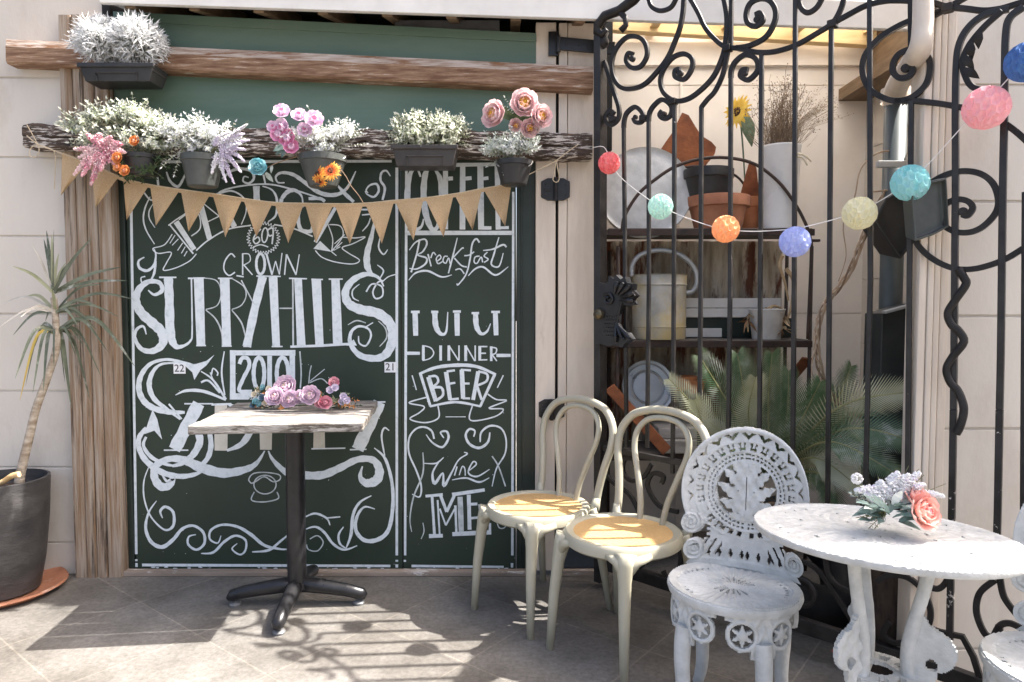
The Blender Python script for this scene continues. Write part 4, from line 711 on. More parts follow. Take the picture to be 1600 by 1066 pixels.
# ------------------------------------------------------------------ white cast iron furniture
M['cast'] = mat('white_cast_iron', (.46, .465, .445), (.59, .595, .575), 20, .45, .8, 70, c3=(.30, .29, .27), s3=34, t3=(.64, .72))
def cast_chair(label):
    r = thing('cast_iron_chair', label, 'chair', (0, 0, 0), 'white cast iron chairs at the round table')
    zs = .42; RS = .19
    def seatmask(u, v):
        q = sqrt(u * u + v * v)
        if q > RS: return False
        a = atan2(v, u)
        if .026 < q < .070 and (a * 22 / (2 * pi)) % 1 < .34: return abs(sin(a)) < .55
        if .146 < q < .155 and (a * 44 / (2 * pi)) % 1 < .3: return abs(cos(a)) < .6
        pass
        return True
    def seatrel(u, v):
        q = sqrt(u * u + v * v); a = atan2(v, u); return .0022 * sin(a * 40) * (1 if .03 < q < .165 else 0) - .004 * (1 if q < .165 else 0) + .004 * max(0, (q - .165) / .025)
    MB().perf(seatmask, (-RS, RS, -RS, RS), .0036, .012, lambda u, v, w: V(u, v, zs - .006 + w), 0, seatrel).build('seat', M['cast'], r, smooth=True, ang=50)
    MB().lathe([(RS - .006, zs + .002), (RS + .004, zs - .002), (RS + .006, zs - .012), (RS + .001, zs - .026), (RS - .008, zs - .026), (RS - .006, zs + .002)], (0, 0, 0), 56).build('seat_rim', M['cast'], r, smooth=True, ang=50)
    # pierced back
    cy = .245; RO = .205
    def bmask(u, v):
        dx, dy = abs(u), v - cy; q = sqrt(dx * dx + dy * dy); a = atan2(dx, dy); fr = lambda n_, sh=0.: ((a * n_ / (2 * pi)) + sh) % 1
        body = q < RO and v > .085
        vol = (dx - .165) ** 2 + (v - .135) ** 2 < .036 ** 2
        waist = v <= .15 and dx < .128 + .0 * v and v >= .0
        foot = v < .085 and dx < .125 + .055 * (1 - v / .085) ** 1.5
        fvol = (dx - .155) ** 2 + (v - .05) ** 2 < .033 ** 2
        cut = q > .125 and v < .128 and dx > .118 and not vol and not foot and not fvol
        if not (body or vol or waist or foot or fvol) or cut: return False
        if vol: 
            qq = sqrt((dx - .165) ** 2 + (v - .135) ** 2); aa = atan2(v - .135, dx - .165)
            return True
        if fvol and not waist: return not (.010 < sqrt((dx - .155) ** 2 + (v - .05) ** 2) < .016 and atan2(v - .05, dx - .155) > .4)
        if v > .2 or dx < .12:
            if .163 < q < .188 and v > .16: 
                f = fr(22, .5); t = (q - .163) / .025
                if abs(f - .5) < .46 * t and abs(f - .5) > .46 * t - .30: return False
            if .130 < q < .156 and v > .12:
                f = fr(26); t = (q - .130) / .026
                if .2 < f < .8 and not (abs(f - .5) < .11 and t > .35) and not (abs(f-.5) > .2 and .4 < t < .62): return False
            if .115 < q < .121 and v > .09 and fr(56) < .62: return False
            if .1025 < q < .109 and v > .09 and fr(50) < .6: return False
        if q < .098:
            # palm-leaf motif: stem, leaves fanning from the foot of the circle
            if dx < .009: return not (dx < .002 and -.06 < dy < .045)
            px_, pz = dx, dy + .088
            for k, (b0, ang_, ln_) in enumerate(((.02, 1.15, .085), (.05, .98, .105), (.085, .78, .10), (.118, .55, .085), (.14, .3, .06))):
                ex, ez = sin(ang_), cos(ang_); qx, qz = px_, pz - b0; al = qx * ex + qz * ez; ac = -qx * ez + qz * ex
                if 0 < al < ln_ and abs(ac - .10 * al * (1 - al / ln_)) < .0165 * (1 - (al / ln_) ** 3) * (1 + .25 * sin(al * 260)) + .002: return True
            return q > .094 or (dx < .05 and dy < -.074)
        if .085 <= v <= .125 and .132 < q < .150 and fr(34) < .55: return False
        if v < .085 and v > .018:
            f = (dx / .034 + .25) % 1; t = (v - .018) / .06
            if .25 < f < .75 and .12 < t < .62 and abs(f - .5) < .22 * (1 - abs(t - .36) / .34): return False
            if q > .128 and dx > .07 and ((dx * 38 + v * 22) % 1) < .34 and .03 < v: return False
        if .085 <= v < .16 and dx > .08 and q > .124:
            if ((v * 60) % 1) < .5 and abs(dx - .112) < .006: return False
        return True
    def brel(u, v):
        dx, dy = abs(u), v - cy; q = sqrt(dx * dx + dy * dy); z = 0
        if q > .188 and v > .15: z += .006 * sin(pi * min(1, (q - .188) / .017))
        for c0 in (.128, .160): z += .003 * exp(-((q - c0) / .004) ** 2) if v > .1 else 0
        for cx_, cz in ((.165, .135), (.155, .05)):
            d = sqrt((dx - cx_) ** 2 + (v - cz) ** 2)
            if d < .036: z += .004 + .0045 * sin(d * 480 + atan2(v - cz, dx - cx_))
        if q < .098: z += .003 + .003 * sin(dx * 190) * sin((v - .1) * 120)
        if v < .02: z += .004
        return z
    def bmap(u, v, w):
        a = u / .30; d = v * .10    # gently wrapped round the seat, leaning back
        return V(.30 * sin(a) - sin(a) * -w, RS - .022 - (1 - cos(a)) * .30 + d - cos(a) * w, zs + v + .0)
    MB().perf(bmask, (-.212, .212, 0, .452), .0028, .012, bmap, 0, brel).build('backrest', M['cast'], r, smooth=True, ang=55)
    # legs with pierced star brackets
    for ang in (-52, -128, 48, 132):
        a0 = radians(ang)
        def lmask(u, v):
            du = abs(u) - .060; q = sqrt(du * du + (v + .058) ** 2); a = atan2(v + .058, du)
            top = v > -.02 and abs(u) < .107
            rose = q < .046
            side = abs(u) < .036 + .05 * max(0, 1 + v / .05)
            if not (top or rose or side): return False
            if q < .034:
                star = .013 + .018 * max(0, 1 - abs(((a * 6 / (2 * pi)) % 1) - .5) * -0 - abs((((a - pi / 2) * 6 / (2 * pi) + .5) % 1) - .5) * 3.2)
                return q < star + .002
            pass
            return True
        def lrel(u, v):
            q = sqrt((abs(u) - .060) ** 2 + (v + .058) ** 2); return .004 * exp(-((q - .040) / .005) ** 2) + .003 * sin(abs(u) * 190 + v * 110) * (1 if q > .046 else 0) + (.004 if q < .012 else 0)
        def lmap(u, v, w, a0=a0):
            aa = a0 + u / (RS - .008); rr = RS - .014 + w - .0 * v; return V(cos(aa) * rr, sin(aa) * rr, zs - .022 + v)
        mb = MB().perf(lmask, (-.108, .108, -.125, .002), .003, .010, lmap, 0, lrel)
        d = V(cos(a0), sin(a0), 0); back = ang > 0
        prof = [(.176, zs - .10), (.184, zs - .15), (.186, zs - .21), (.182, zs - .27), (.183, zs - .33), (.198, .035), (.215, .010), (.222, .004)]
        mb.tube(vspl([d * q + V(0, 0, z) for q, z in prof], 4), [.027, .0265, .026, .0255, .025, .0245, .024, .0235, .023, .0225, .022, .0217, .0214, .021, .0207, .0204, .020, .0197, .0194, .019, .0185, .018, .017, .016, .015, .014, .013, .012, .011][:29], 10)
        mb.build('leg', M['cast'], r, smooth=True, ang=55)
    mb = MB(); 
    for a, b2 in ((-52, 132), (-128, 48)): mb.sweep([V(cos(radians(a)) * .17, sin(radians(a)) * .17, .13), V(0, 0, .15), V(cos(radians(b2)) * .17, sin(radians(b2)) * .17, .13)], (0, 0, 1), .014, .008)
    return r
w1 = cast_chair('white cast iron chair with a whole pierced round back facing the camera'); w1.location = (.648, 1.985, 0); w1.rotation_euler = (0, 0, radians(-30)); w1.scale = (.975, .90, .965)
w2 = copy_thing(w1, (1.268, 1.505, 0), radians(-60), 'white cast iron chair cut off at the lower right corner, its seat in sun')
# round table
RT = .292; ZR = .65; CT = V(.928, 1.706, 0); LA = onz(1597, 872, ZR) - onz(1172, 806, ZR); LA.z = 0; LA.normalize(); LB = V(-LA.y, LA.x, 0); EA, EB = 1.045, .81
rt = thing('round_table', 'round white cast iron table with pierced top and curved legs', 'table', CT)
def tmask(u, v):
    q = sqrt(u * u + v * v); a = atan2(v, u)
    if q > RT: return False
    for q0, q1, n_, dn in ((.03, .045, 8, .2), (.105, .114, 14, .16), (.182, .190, 22, .14), (.236, .243, 34, .14)):
        if q0 < q < q1 and ((a * n_ / (2 * pi)) + q0 * 7) % 1 < dn: return False
    return True
def trel(u, v):
    q = sqrt(u * u + v * v); a = atan2(v, u); return (.0018 * sin(a * 30 + q * 40) * sin(q * 160) - .001) if q < .272 else .002
MB().perf(tmask, (-RT, RT, -RT, RT), .004, .012, lambda u, v, w: CT + LA * u * EA + LB * v * EB + V(0, 0, ZR - .006 + w), 0, trel).build('tabletop', M['cast'], rt, smooth=True, ang=50)
rim = MB(); rim.lathe([(RT - .008, ZR + .002), (RT + .002, ZR), (RT + .004, ZR - .010), (RT - .001, ZR - .016), (RT - .008, ZR - .014), (RT - .008, ZR + .002)], CT, 72)
for v in rim.v: q = v - CT; v.x, v.y = (CT + LA * q.dot(LA) * EA + LB * q.dot(LB) * EB).xy
rim.build('table_rim', M['cast'], rt, smooth=True, ang=50)
for k in range(3):
    a = radians(-33 - 120 * k); d = V(cos(a), sin(a), 0)
    prof = [(.108, ZR - .014), (.104, ZR - .06), (.092, ZR - .13), (.074, ZR - .21), (.062, ZR - .29), (.072, ZR - .37), (.125, ZR - .45), (.17, ZR - .53), (.20, .04), (.225, .012)]
    mb = MB().tube(vspl([CT + d * q + V(0, 0, z) for q, z in prof], 4), [.015] * 12 + [.0165] * 25, 12)
    sd_ = V(-sin(a), cos(a), 0)
    def cm(u, v):
        if (u - .045) ** 2 + (v + .30) ** 2 < .052 ** 2 * 1.0: return not ((u - .045) ** 2 + (v + .335) ** 2 < .0002)
        if (u - .04) ** 2 + (v + .255) ** 2 < .014 ** 2: return True
        return -.44 < v < -.22 and 0 < u < .03 + .03 * sin((v + .44) / .22 * pi)
    def cr(u, v): return .004 * sin(u * 150) * sin(v * 120)
    mb.perf(cm, (0, .105, -.46, -.2), .0036, .012, lambda u, v, w: CT + d * (.068 + u) + sd_ * w + V(0, 0, ZR + v + .03), 0, cr)
    mb.build('leg', M['cast'], rt, smooth=True, ang=55)
def ringm(u, v):
    q = sqrt(u * u + v * v); a = atan2(v, u); return .035 < q < .088 and not (.05 < q < .072 and (a * 9 / (2 * pi)) % 1 < .55)
MB().perf(ringm, (-.09, .09, -.09, .09), .0036, .010, lambda u, v, w: CT + V(u, v, .30 + w)).build('stretcher', M['cast'], rt)
# ------------------------------------------------------------------ plant makers
def rv(): 
    while True:
        v = V(R.uniform(-1, 1), R.uniform(-1, 1), R.uniform(-1, 1))
        if .05 < v.length < 1: return v.normalized()
def lm(name, a, b, tr=.25, sc=40, rough=.6): return mat(name, a, b, sc, rough, 0, trans=tr, lo=.3, hi=.7, detail=2)
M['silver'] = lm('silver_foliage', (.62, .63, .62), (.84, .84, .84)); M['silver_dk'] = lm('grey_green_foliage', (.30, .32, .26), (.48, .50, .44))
M['ivory'] = lm('ivory_green_foliage', (.66, .68, .52), (.86, .86, .76)); M['sage'] = lm('sage_leaves', (.22, .27, .15), (.42, .46, .30)); M['sage_grey'] = lm('grey_sage_leaves', (.42, .47, .41), (.64, .67, .61))
M['leaf'] = lm('dark_green_leaves', (.03, .055, .022), (.08, .12, .05)); M['teal_leaf'] = lm('blue_green_leaves', (.10, .17, .15), (.22, .30, .27))
M['stem'] = mat('green_stems', (.12, .13, .06), (.2, .19, .1), 30); M['twig'] = mat('brown_twigs', (.16, .10, .06), (.28, .19, .12), 40, .8)
M['pink_deep'] = lm('deep_pink_petals', (.74, .26, .36), (.90, .60, .64)); M['pink_pale'] = lm('pale_pink_petals', (.86, .58, .60), (.94, .80, .78)); M['orchid'] = lm('orchid_pink_petals', (.84, .58, .76), (.94, .82, .90)); M['magenta'] = lm('magenta_petals', (.78, .24, .46), (.90, .52, .68))
M['peach'] = lm('peach_petals', (.88, .50, .34), (.94, .72, .56)); M['orange'] = lm('orange_petals', (.75, .24, .06), (.88, .46, .18)); M['yellow'] = lm('yellow_petals', (.80, .50, .05), (.90, .68, .16)); M['red_orange'] = lm('red_orange_petals', (.55, .06, .02), (.80, .22, .04))
M['lilac'] = lm('lilac_petals', (.70, .62, .76), (.84, .79, .88)); M['mauve'] = lm('mauve_rose_petals', (.74, .56, .68), (.90, .78, .86)); M['white_fl'] = lm('white_florets', (.80, .80, .81), (.92, .92, .92)); M['blue_fl'] = lm('turquoise_petals', (.16, .46, .52), (.48, .72, .75)); M['blue_dk'] = lm('dusty_blue_petals', (.06, .14, .22), (.22, .32, .42)); M['coral'] = lm('coral_petals', (.88, .38, .33), (.94, .68, .60)); M['brown_c'] = mat('dark_flower_centre', (.05, .02, .015), (.12, .06, .03), 60, .9)
M['cream_fl'] = lm('cream_petals', (.74, .66, .50), (.86, .80, .68))
M['plastic_dk'] = mat('dark_grey_plastic', (.018, .018, .018), (.035, .034, .033), 9, .45, .2, 60); M['plastic_br'] = mat('brown_grey_plastic', (.035, .030, .027), (.055, .048, .043), 9, .5, .2, 60); M['pot_grey'] = mat('grey_green_plastic', (.05, .055, .05), (.085, .09, .082), 9, .5, .2, 60)
def petal(mb, base, up, out, l, w, cup, mi, nw=4, nl=4):
    """cupped petal: leaves base along out, curls towards up"""
    side = up.cross(out).normalized(); o = len(mb.v)
    for i in range(nl + 1):
        t = i / nl; a = cup * t; q = base + out * (l * sin(a) / max(cup, .01) if cup > .01 else l * t) + up * (l * (1 - cos(a)) / max(cup, .01))
        ww = w * (.35 + .65 * sin(pi * min(1, .12 + t * .78))) * (1 if t < 1 else .72)
        for j in range(nw + 1):
            u = j / nw * 2 - 1; mb.v.append(q + side * u * ww / 2 + (up * .30 - out * .12) * (u * u) * ww * .6 + rv() * l * .02)
    for i in range(nl):
        for j in range(nw): mb.f.append((o + i * (nw + 1) + j, o + i * (nw + 1) + j + 1, o + (i + 1) * (nw + 1) + j + 1, o + (i + 1) * (nw + 1) + j)); mb.m.append(mi)
def rose(mb, c, n, r, mis, layers=5):
    c = Vector(c); n = Vector(n).normalized(); u = perp(n); w = n.cross(u); ph = R.uniform(0, 6)
    for L_ in range(layers):
        t = L_ / (layers - 1); k = 7 - int(t * 3)
        for i in range(k):
            a = ph + 2 * pi * (i + .5 * (L_ % 2)) / k + R.uniform(-.15, .15); d = (u * cos(a) + w * sin(a))
            tilt = .15 + 1.15 * t; o_ = (d * cos(tilt) + n * sin(tilt)).normalized(); up_ = (n * cos(tilt) - d * sin(tilt)).normalized()
            petal(mb, c + n * (r * .12 * t) + d * r * .10 * (1 - t), up_, o_, r * (1.0 - .38 * t), r * (1.05 - .45 * t), .9 + .5 * t, mis[min(len(mis) - 1, int(t * len(mis)))])
def daisy(mb, c, n, r, mi, mc, k=13, mi2=None):
    c = Vector(c); n = Vector(n).normalized(); u = perp(n); w = n.cross(u)
    for L_ in range(2):
        for i in range(k):
            a = 2 * pi * (i + L_ * .5) / k + R.uniform(-.1, .1); d = (u * cos(a) + w * sin(a) + n * (.12 + .15 * L_)).normalized()
            mb.leaf(c, d, n, r * R.uniform(.88, 1.05), r * .36, .25, mi, 3, .3, .5)
            if mi2 is not None: mb.leaf(c + n * .0015, d, n, r * .66, r * .24, .1, mi2, 2, .3, .7)
    for i in range(30): v = rv(); mb.blob(c + (u * v.x + w * v.y) * r * .24 + n * (.004 + abs(v.z) * r * .1), r * .07, mc)
def spike(mb, a, b, r0, n, mi, stem=None, bl=.006):
    a, b = Vector(a), Vector(b); d = b - a; sg = (V(0, 0, -.22) + rv() * .12) * d.length; mi2 = 1 - mi if mi in (0, 1) else mi
    if stem is not None: mb.tube([a - d * .5, a, b], [.0018, .0018, .0008], 4, stem)
    dn = d.normalized(); u = perp(dn); w = dn.cross(u)
    for i in range(n):
        t = i / n; ang = i * 2.4; rr = r0 * (1 - t ** 1.5 * .85) * R.uniform(.6, 1.1)
        q = a + d * t + sg * t * t; k = R.random(); m_ = mi if R.random() < (.75 if mi == 0 and bl < .007 else .95) else mi2; o_ = u * cos(ang) + w * sin(ang)
        mb.leaf(q + o_ * rr * k * .4, o_ + dn * R.uniform(.2, 1.4), dn, rr * R.uniform(.4, .9), bl * .9, -.4, m_, 2, .3, .6); mb.blob(q + o_ * rr * (.3 + .7 * k) + dn * rr * .4, bl * R.uniform(.35, .75), m_)
def sprig(mb, base, d, l, n, ll, lw, mi, stem, droop=.3, pair=True, curl=.3):
    """leafy sprig: stem with leaves along it"""
    p = Vector(base); d = Vector(d).normalized(); pts = [p.copy()]; m_ = max(3, n)
    sidea = R.uniform(0, 6)
    for i in range(m_):
        d = (d + V(0, 0, -droop / m_) + rv() * .06).normalized(); p = p + d * l / m_; pts.append(p.copy())
        u = perp(d); w = d.cross(u)
        for s_ in ((0, pi) if pair else (0,)):
            a = sidea + s_ + i * (pi / 2 if pair else 2.4); o_ = (u * cos(a) + w * sin(a)) + d * .6; k = (1 - .45 * i / m_) * R.uniform(.75, 1.15)
            mb.leaf(p, o_, d, ll * k, lw * k, curl, mi if isinstance(mi, int) else R.choice(mi), 3, .4, .5)
    mb.leaf(p, d, perp(d), ll * .7, lw * .7, 0, mi if isinstance(mi, int) else mi[0], 2)
    mb.tube(pts, [.0016, .0008], 4, stem, cap=False)
def bushy(mb, c, rad, n, l, nl, ll, lw, mi, stem, spread=1.0, up=.45, droop=.2):
    c = Vector(c)
    for i in range(n):
        d = rv(); d.z = abs(d.z) * .9 + up * R.uniform(-.6, 1); d.y -= .25; q = V(d.x * rad[0], d.y * rad[1], d.z * rad[2]) * R.uniform(0, .8)
        sprig(mb, c + q * .75, V(d.x * spread, d.y, d.z + .15), l * R.uniform(.6, 1.2), nl, ll, lw, mi, stem, droop)
def trough(name, label, group, x0, y0, x1, y1, Y, m_, taper=.16, dep=.15):
    """window-box planter: front face pixel box (top x0..x1,y0; bottom y1)"""
    a, b2 = at(x0, y0, Y), at(x1, y1, Y); c = V((a.x + b2.x) / 2, Y + dep / 2, b2.z); r = thing(name, label, 'planter', c, group)
    W = (b2.x - a.x) / 2; H = a.z - b2.z; k = 1 - taper; D = dep / 2; mb = MB()
    o_ = [V(c.x + sx * W, c.y + sy * D, a.z) for sx, sy in ((-1, -1), (1, -1), (1, 1), (-1, 1))]; i_ = [V(c.x + sx * W * k, c.y + sy * D * k, b2.z) for sx, sy in ((-1, -1), (1, -1), (1, 1), (-1, 1))]
    in_ = [V(c.x + sx * (W - .006), c.y + sy * (D - .006), a.z) for sx, sy in ((-1, -1), (1, -1), (1, 1), (-1, 1))]; so_ = [q - V(0, 0, .03) for q in in_]
    mb.add(o_ + i_ + in_ + so_, [(4, 5, 6, 7)] + [(j, (j + 1) % 4, 4 + (j + 1) % 4, 4 + j) for j in range(4)] + [(j, 8 + j, 8 + (j + 1) % 4, (j + 1) % 4) for j in range(4)] + [(8 + j, 12 + j, 12 + (j + 1) % 4, 8 + (j + 1) % 4) for j in range(4)] + [(12, 13, 14, 15)])
    mb.build('box', m_, r, bevel=.003)
    MB().box((c.x - W - .004, c.y - D - .006, a.z - .016), (c.x + W + .004, c.y - D + .004, a.z + .002)).build('rim', m_, r, bevel=.003)
    # raised panel outline on the front
    def fp(u, v): q = o_[0].lerp(o_[1], u); w = i_[0].lerp(i_[1], u); return q.lerp(w, v) - V(0, .003, 0)
    pn = MB(); pth = [fp(.2, .98), fp(.2, .52), fp(.8, .52), fp(.8, .98)]; pn.tube(pth, .0035, 6); pn.build('panel_rib', m_, r)
    return r, c, a.z, W
def soil_pot(name, label, cx, ytop, ybot, wtop, wbot, Y, m_, group=None, handle=False, tilt=0):
    t, b2 = at(cx, ytop, Y), at(cx, ybot, Y); k = Y / F_PX / 2; h = t.z - b2.z; r = thing(name, label, 'flower pot', b2, group); rt_, rb = wtop * k, wbot * k
    MB().lathe([(0, 0), (rb * .9, 0), (rb, .004), (rt_ * .95, h * .78), (rt_, h * .80), (rt_ * 1.01, h), (rt_ * .95, h), (rt_ * .92, h * .8), (0, h * .8)], b2, 36).build('pot', m_, r, smooth=True, ang=35)
    if handle:
        q = [b2 + V(rt_ * cos(a) * 1.02, -rt_ * .9 * sin(a) * .55 - .01, h * .98 - .04 * sin(a)) for a in [pi * i / 14 for i in range(15)]]
        MB().tube(q, .0035, 6).build('handle', mat('zinc_wire', (.35, .35, .34), rough=.4, metal=.6) if 'zinc_wire' not in bpy.data.materials else bpy.data.materials['zinc_wire'], r, smooth=True)
    return r, b2, h, rt_
G1 = 'planters fixed along the timber beams'
# --- top left trough with silver cushion bush
r_, c_, zt_, W_ = trough('trough_planter', 'dark plastic trough on the brown beam holding silvery white plants', G1, 122, 99, 240, 126, 2.90, M['plastic_dk'], .14, .13)
def cushion(name, label, c, rad, n, mats, tl=.05):
    mb = MB()
    for i in range(n):
        d = rv(); d.z = d.z * .75 + .28; d = d.normalized(); k = R.uniform(.25, .82); p = Vector(c) + V(d.x * rad[0], d.y * rad[1], d.z * rad[2]) * k
        for j in range(3):
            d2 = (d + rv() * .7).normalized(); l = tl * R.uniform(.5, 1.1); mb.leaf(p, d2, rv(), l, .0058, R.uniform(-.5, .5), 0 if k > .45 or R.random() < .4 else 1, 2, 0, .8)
            q = p + d2 * l * .55; d3 = (d2 + rv() * .9).normalized(); mb.leaf(q, d3, rv(), l * .55, .0050, 0, 0, 2, 0, .8)
    o = mb.build(name, mats, None, recalc=False); return tag(o, label, 'plant')
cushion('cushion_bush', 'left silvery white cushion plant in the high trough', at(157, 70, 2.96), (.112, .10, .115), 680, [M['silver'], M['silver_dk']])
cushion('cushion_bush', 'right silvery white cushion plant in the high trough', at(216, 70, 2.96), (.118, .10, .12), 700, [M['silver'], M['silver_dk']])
# --- middle trough
r_, c_, zt_, W_ = trough('trough_planter', 'brown plastic trough on the peeling beam below the green boards', G1, 612, 227, 714, 259, 2.88, M['plastic_br'], .13, .12)
for x, nm in ((645, 'left'), (694, 'right')):
    mb = MB(); c = at(x, 210, 2.95)
    for i in range(260):
        d = rv(); d.z = d.z * .8 + .25; d.normalize(); p = c + V(d.x * .095, d.y * .075, d.z * .075) * R.uniform(.2, .8)
        sprig(mb, p, d + V(0, -.1, .25), R.uniform(.03, .055), 4, .020, .011, [0, 0, 0, 1], 1, .05)
    tag(mb.build('ivory_bush', [M['ivory'], M['sage']], recalc=False), nm + ' ivory leaved bushy plant in the brown trough', 'plant')
# --- far left cluster of foliage
dk, b2, h_, rr = soil_pot('hanging_pot', 'dark pot hidden under ivory leaves and pink astilbe at the left beam end', 222, 243, 276, 56, 44, 2.92, M['plastic_dk'], G1)
mb = MB()
for x, y, n in ((135, 208, 70), (170, 192, 90), (212, 192, 95), (245, 210, 80), (205, 230, 70), (160, 230, 50), (240, 235, 50)):
    bushy(mb, at(x, y, 2.93), (.07, .05, .05), n, .07, 6, .024, .013, [0, 0, 0, 1, 2], 1, 1, .35, .3)
for x, y in ((112, 200), (125, 190), (150, 178), (205, 168), (240, 172), (255, 180), (190, 172), (108, 225)): 
    b0 = at((x + 190) / 2, (y + 230) / 2, 2.92); sprig(mb, b0, at(x, y, 2.9) - b0, (at(x, y, 2.9) - b0).length, 9, .026, .013, 0, 1, .05)
for x, y in ((205, 250), (225, 265), (240, 262), (215, 275)): bushy(mb, at(x, y, 2.9), (.03, .03, .03), 9, .06, 5, .026, .014, 3, 1, 1, -.3, .8)
tag(mb.build('leafy_spray', [M['ivory'], M['sage'], M['sage_grey'], M['leaf']], recalc=False), 'mass of ivory and sage artificial leaves at the left end of the beam', 'plant')
mb = MB()
for a, b_ in (((160, 232), (131, 202)), ((158, 235), (112, 228)), ((162, 245), (190, 215)), ((160, 238), (175, 205)), ((150, 245), (128, 268)), ((165, 240), (158, 262)), ((170, 235), (186, 240)), ((160, 240), (140, 250)), ((175, 228), (188, 222)), ((150, 225), (160, 205)), ((165, 232), (145, 210)), ((160, 238), (120, 240)), ((168, 242), (182, 256)), ((158, 246), (142, 282)), ((172, 236), (194, 232)), ((150, 240), (118, 262))):
    spike(mb, at(*a, 2.86), at(*b_, 2.84), .024, 260, R.choice([0, 0, 1]), 2, .0062)
tag(mb.build('astilbe_spray', [M['pink_deep'], M['pink_pale'], M['stem']], recalc=False), 'pink feathery astilbe spray over the left flags', 'flowers')
mb = MB()
for x, y, r in ((186, 248, .026), (198, 268, .026), (186, 262, .022)): rose(mb, at(x, y, 2.84), V(-.1, -1, .1), r, [0, 1], 4)
rose(mb, at(212, 222, 2.85), V(0, -1, .2), .025, [0, 1], 4)
mb.tube([at(212, 224, 2.86), at(204, 236, 2.88), at(192, 250, 2.87), at(190, 262, 2.85), at(198, 268, 2.85)], .002, 5, 2)
tag(mb.build('ranunculus_spray', [M['orange'], M['peach'], M['stem']], recalc=False), 'small orange ranunculus blooms beside the pink astilbe', 'flowers')
# --- grey pot with dusty white foliage
dk, b2, h_, rr = soil_pot('hanging_pot', 'grey green pot on the beam with white foliage and lavender spikes', 317, 244, 293, 62, 44, 2.90, M['pot_grey'], G1)
mb = MB()
for x, y, n in ((285, 218, 70), (315, 214, 80), (345, 222, 50), (268, 212, 46), (300, 236, 40), (330, 238, 30)): bushy(mb, at(x, y, 2.90), (.06, .05, .045), n, .065, 6, .022, .012, [0, 0, 0, 1], 2, 1, .35, .35)
for x, y in ((315, 178), (322, 185), (300, 182), (290, 190), (330, 195)): b0 = at(312, 232, 2.9); sprig(mb, b0, at(x, y, 2.88) - b0, (at(x, y, 2.88) - b0).length, 12, .018, .010, 0, 2, .02)
for x, y in ((262, 250), (272, 262)): b0 = at(285, 235, 2.87); sprig(mb, b0, at(x, y, 2.84) - b0, .11, 9, .02, .011, 0, 2, .2)
tag(mb.build('dusty_spray', [M['silver'], M['ivory'], M['sage']], recalc=False), 'white dusty foliage filling the grey green pot', 'plant')
mb = MB()
for a, b_ in (((345, 225), (388, 189)), ((340, 228), (372, 205)), ((350, 235), (384, 240)), ((345, 240), (362, 280)), ((340, 240), (330, 268)), ((352, 232), (376, 222)), ((345, 222), (352, 262)), ((335, 230), (345, 205)), ((350, 222), (380, 200)), ((352, 240), (374, 262)), ((345, 235), (388, 225)), ((338, 238), (350, 274)), ((330, 228), (358, 196)), ((348, 232), (386, 212))): spike(mb, at(*a, 2.85), at(*b_, 2.83), .016, 170, 0 if R.random() < .6 else 1, 2, .0055)
tag(mb.build('lavender_spray', [M['white_fl'], M['lilac'], M['stem']], recalc=False), 'white and lilac lavender spikes drooping over the grey pot', 'flowers')
# --- glass-rimmed dark pot with orchids
dk, b2, h_, rr = soil_pot('hanging_pot', 'dark hanging pot with a wire handle under pink orchids and orange daisies', 505, 244, 293, 72, 44, 2.89, M['pot_grey'], G1, True)
mb = MB()
for x, y, n in ((490, 222, 55), (520, 218, 60), (542, 216, 36), (470, 222, 24), (510, 240, 30)): bushy(mb, at(x, y, 2.89), (.055, .045, .04), n, .06, 6, .02, .011, [0, 0, 1], 2, 1, .35, .25)
for x, y in ((485, 168), (492, 178), (552, 205), (568, 195), (545, 195), (560, 215), (572, 222)): b0 = at(515, 235, 2.89); sprig(mb, b0, at(x, y, 2.87) - b0, (at(x, y, 2.87) - b0).length, 12, .017, .010, 0, 2, .04)
tag(mb.build('dusty_spray', [M['silver'], M['ivory'], M['sage']], recalc=False), 'white dusty foliage in the pot below the pink orchids', 'plant')
mb = MB()
for x, y, r, k in ((441, 178, .032, 0), (468, 184, .03, 0), (491, 190, .036, 0), (445, 200, .034, 0), (436, 212, .03, 1), (452, 218, .034, 1), (478, 205, .03, 0), (456, 232, .03, 1), (428, 200, .024, 0)):
    n_ = V(R.uniform(-.4, .4), -1, R.uniform(-.1, .5)); c = at(x, y, 2.84); rose(mb, c, n_, r * 1.2, [0, 0, 0, 1] if k == 0 else [1, 0, 0], 3)
for x, y in ((432, 232), (440, 242), (428, 242)): mb.leaf(at(447, 226, 2.86), at(x, y, 2.84) - at(447, 226, 2.86), V(0, -1, .2), .06, .035, .3, 2, 4)
tag(mb.build('orchid_spray', [M['orchid'], M['magenta'], M['teal_leaf']], recalc=False), 'cluster of pink orchid blooms on the beam', 'flowers')
mb = MB(); daisy(mb, at(517, 267, 2.82), V(.1, -1, .2), .045, 0, 2, 14, 1); daisy(mb, at(497, 271, 2.82), V(-.5, -1, 0), .04, 0, 2, 13, 1); daisy(mb, at(500, 282, 2.825), V(-.2, -.7, -.7), .034, 0, 2, 12, 1)
mb.tube(vspl([at(x, y, 2.83) for x, y in ((517, 268), (528, 262), (540, 275), (548, 290), (560, 305), (568, 318))], 4), .0016, 5, 3); mb.tube([at(548, 288, 2.83), at(541, 297, 2.82)], .0014, 5, 3)
M['amber'] = lm('amber_orange_petals', (.82, .36, .04), (.92, .55, .14))
tag(mb.build('daisy_spray', [M['amber'], M['red_orange'], M['brown_c'], M['twig']], recalc=False), 'orange and yellow daisies hanging below the dark pot', 'flowers')
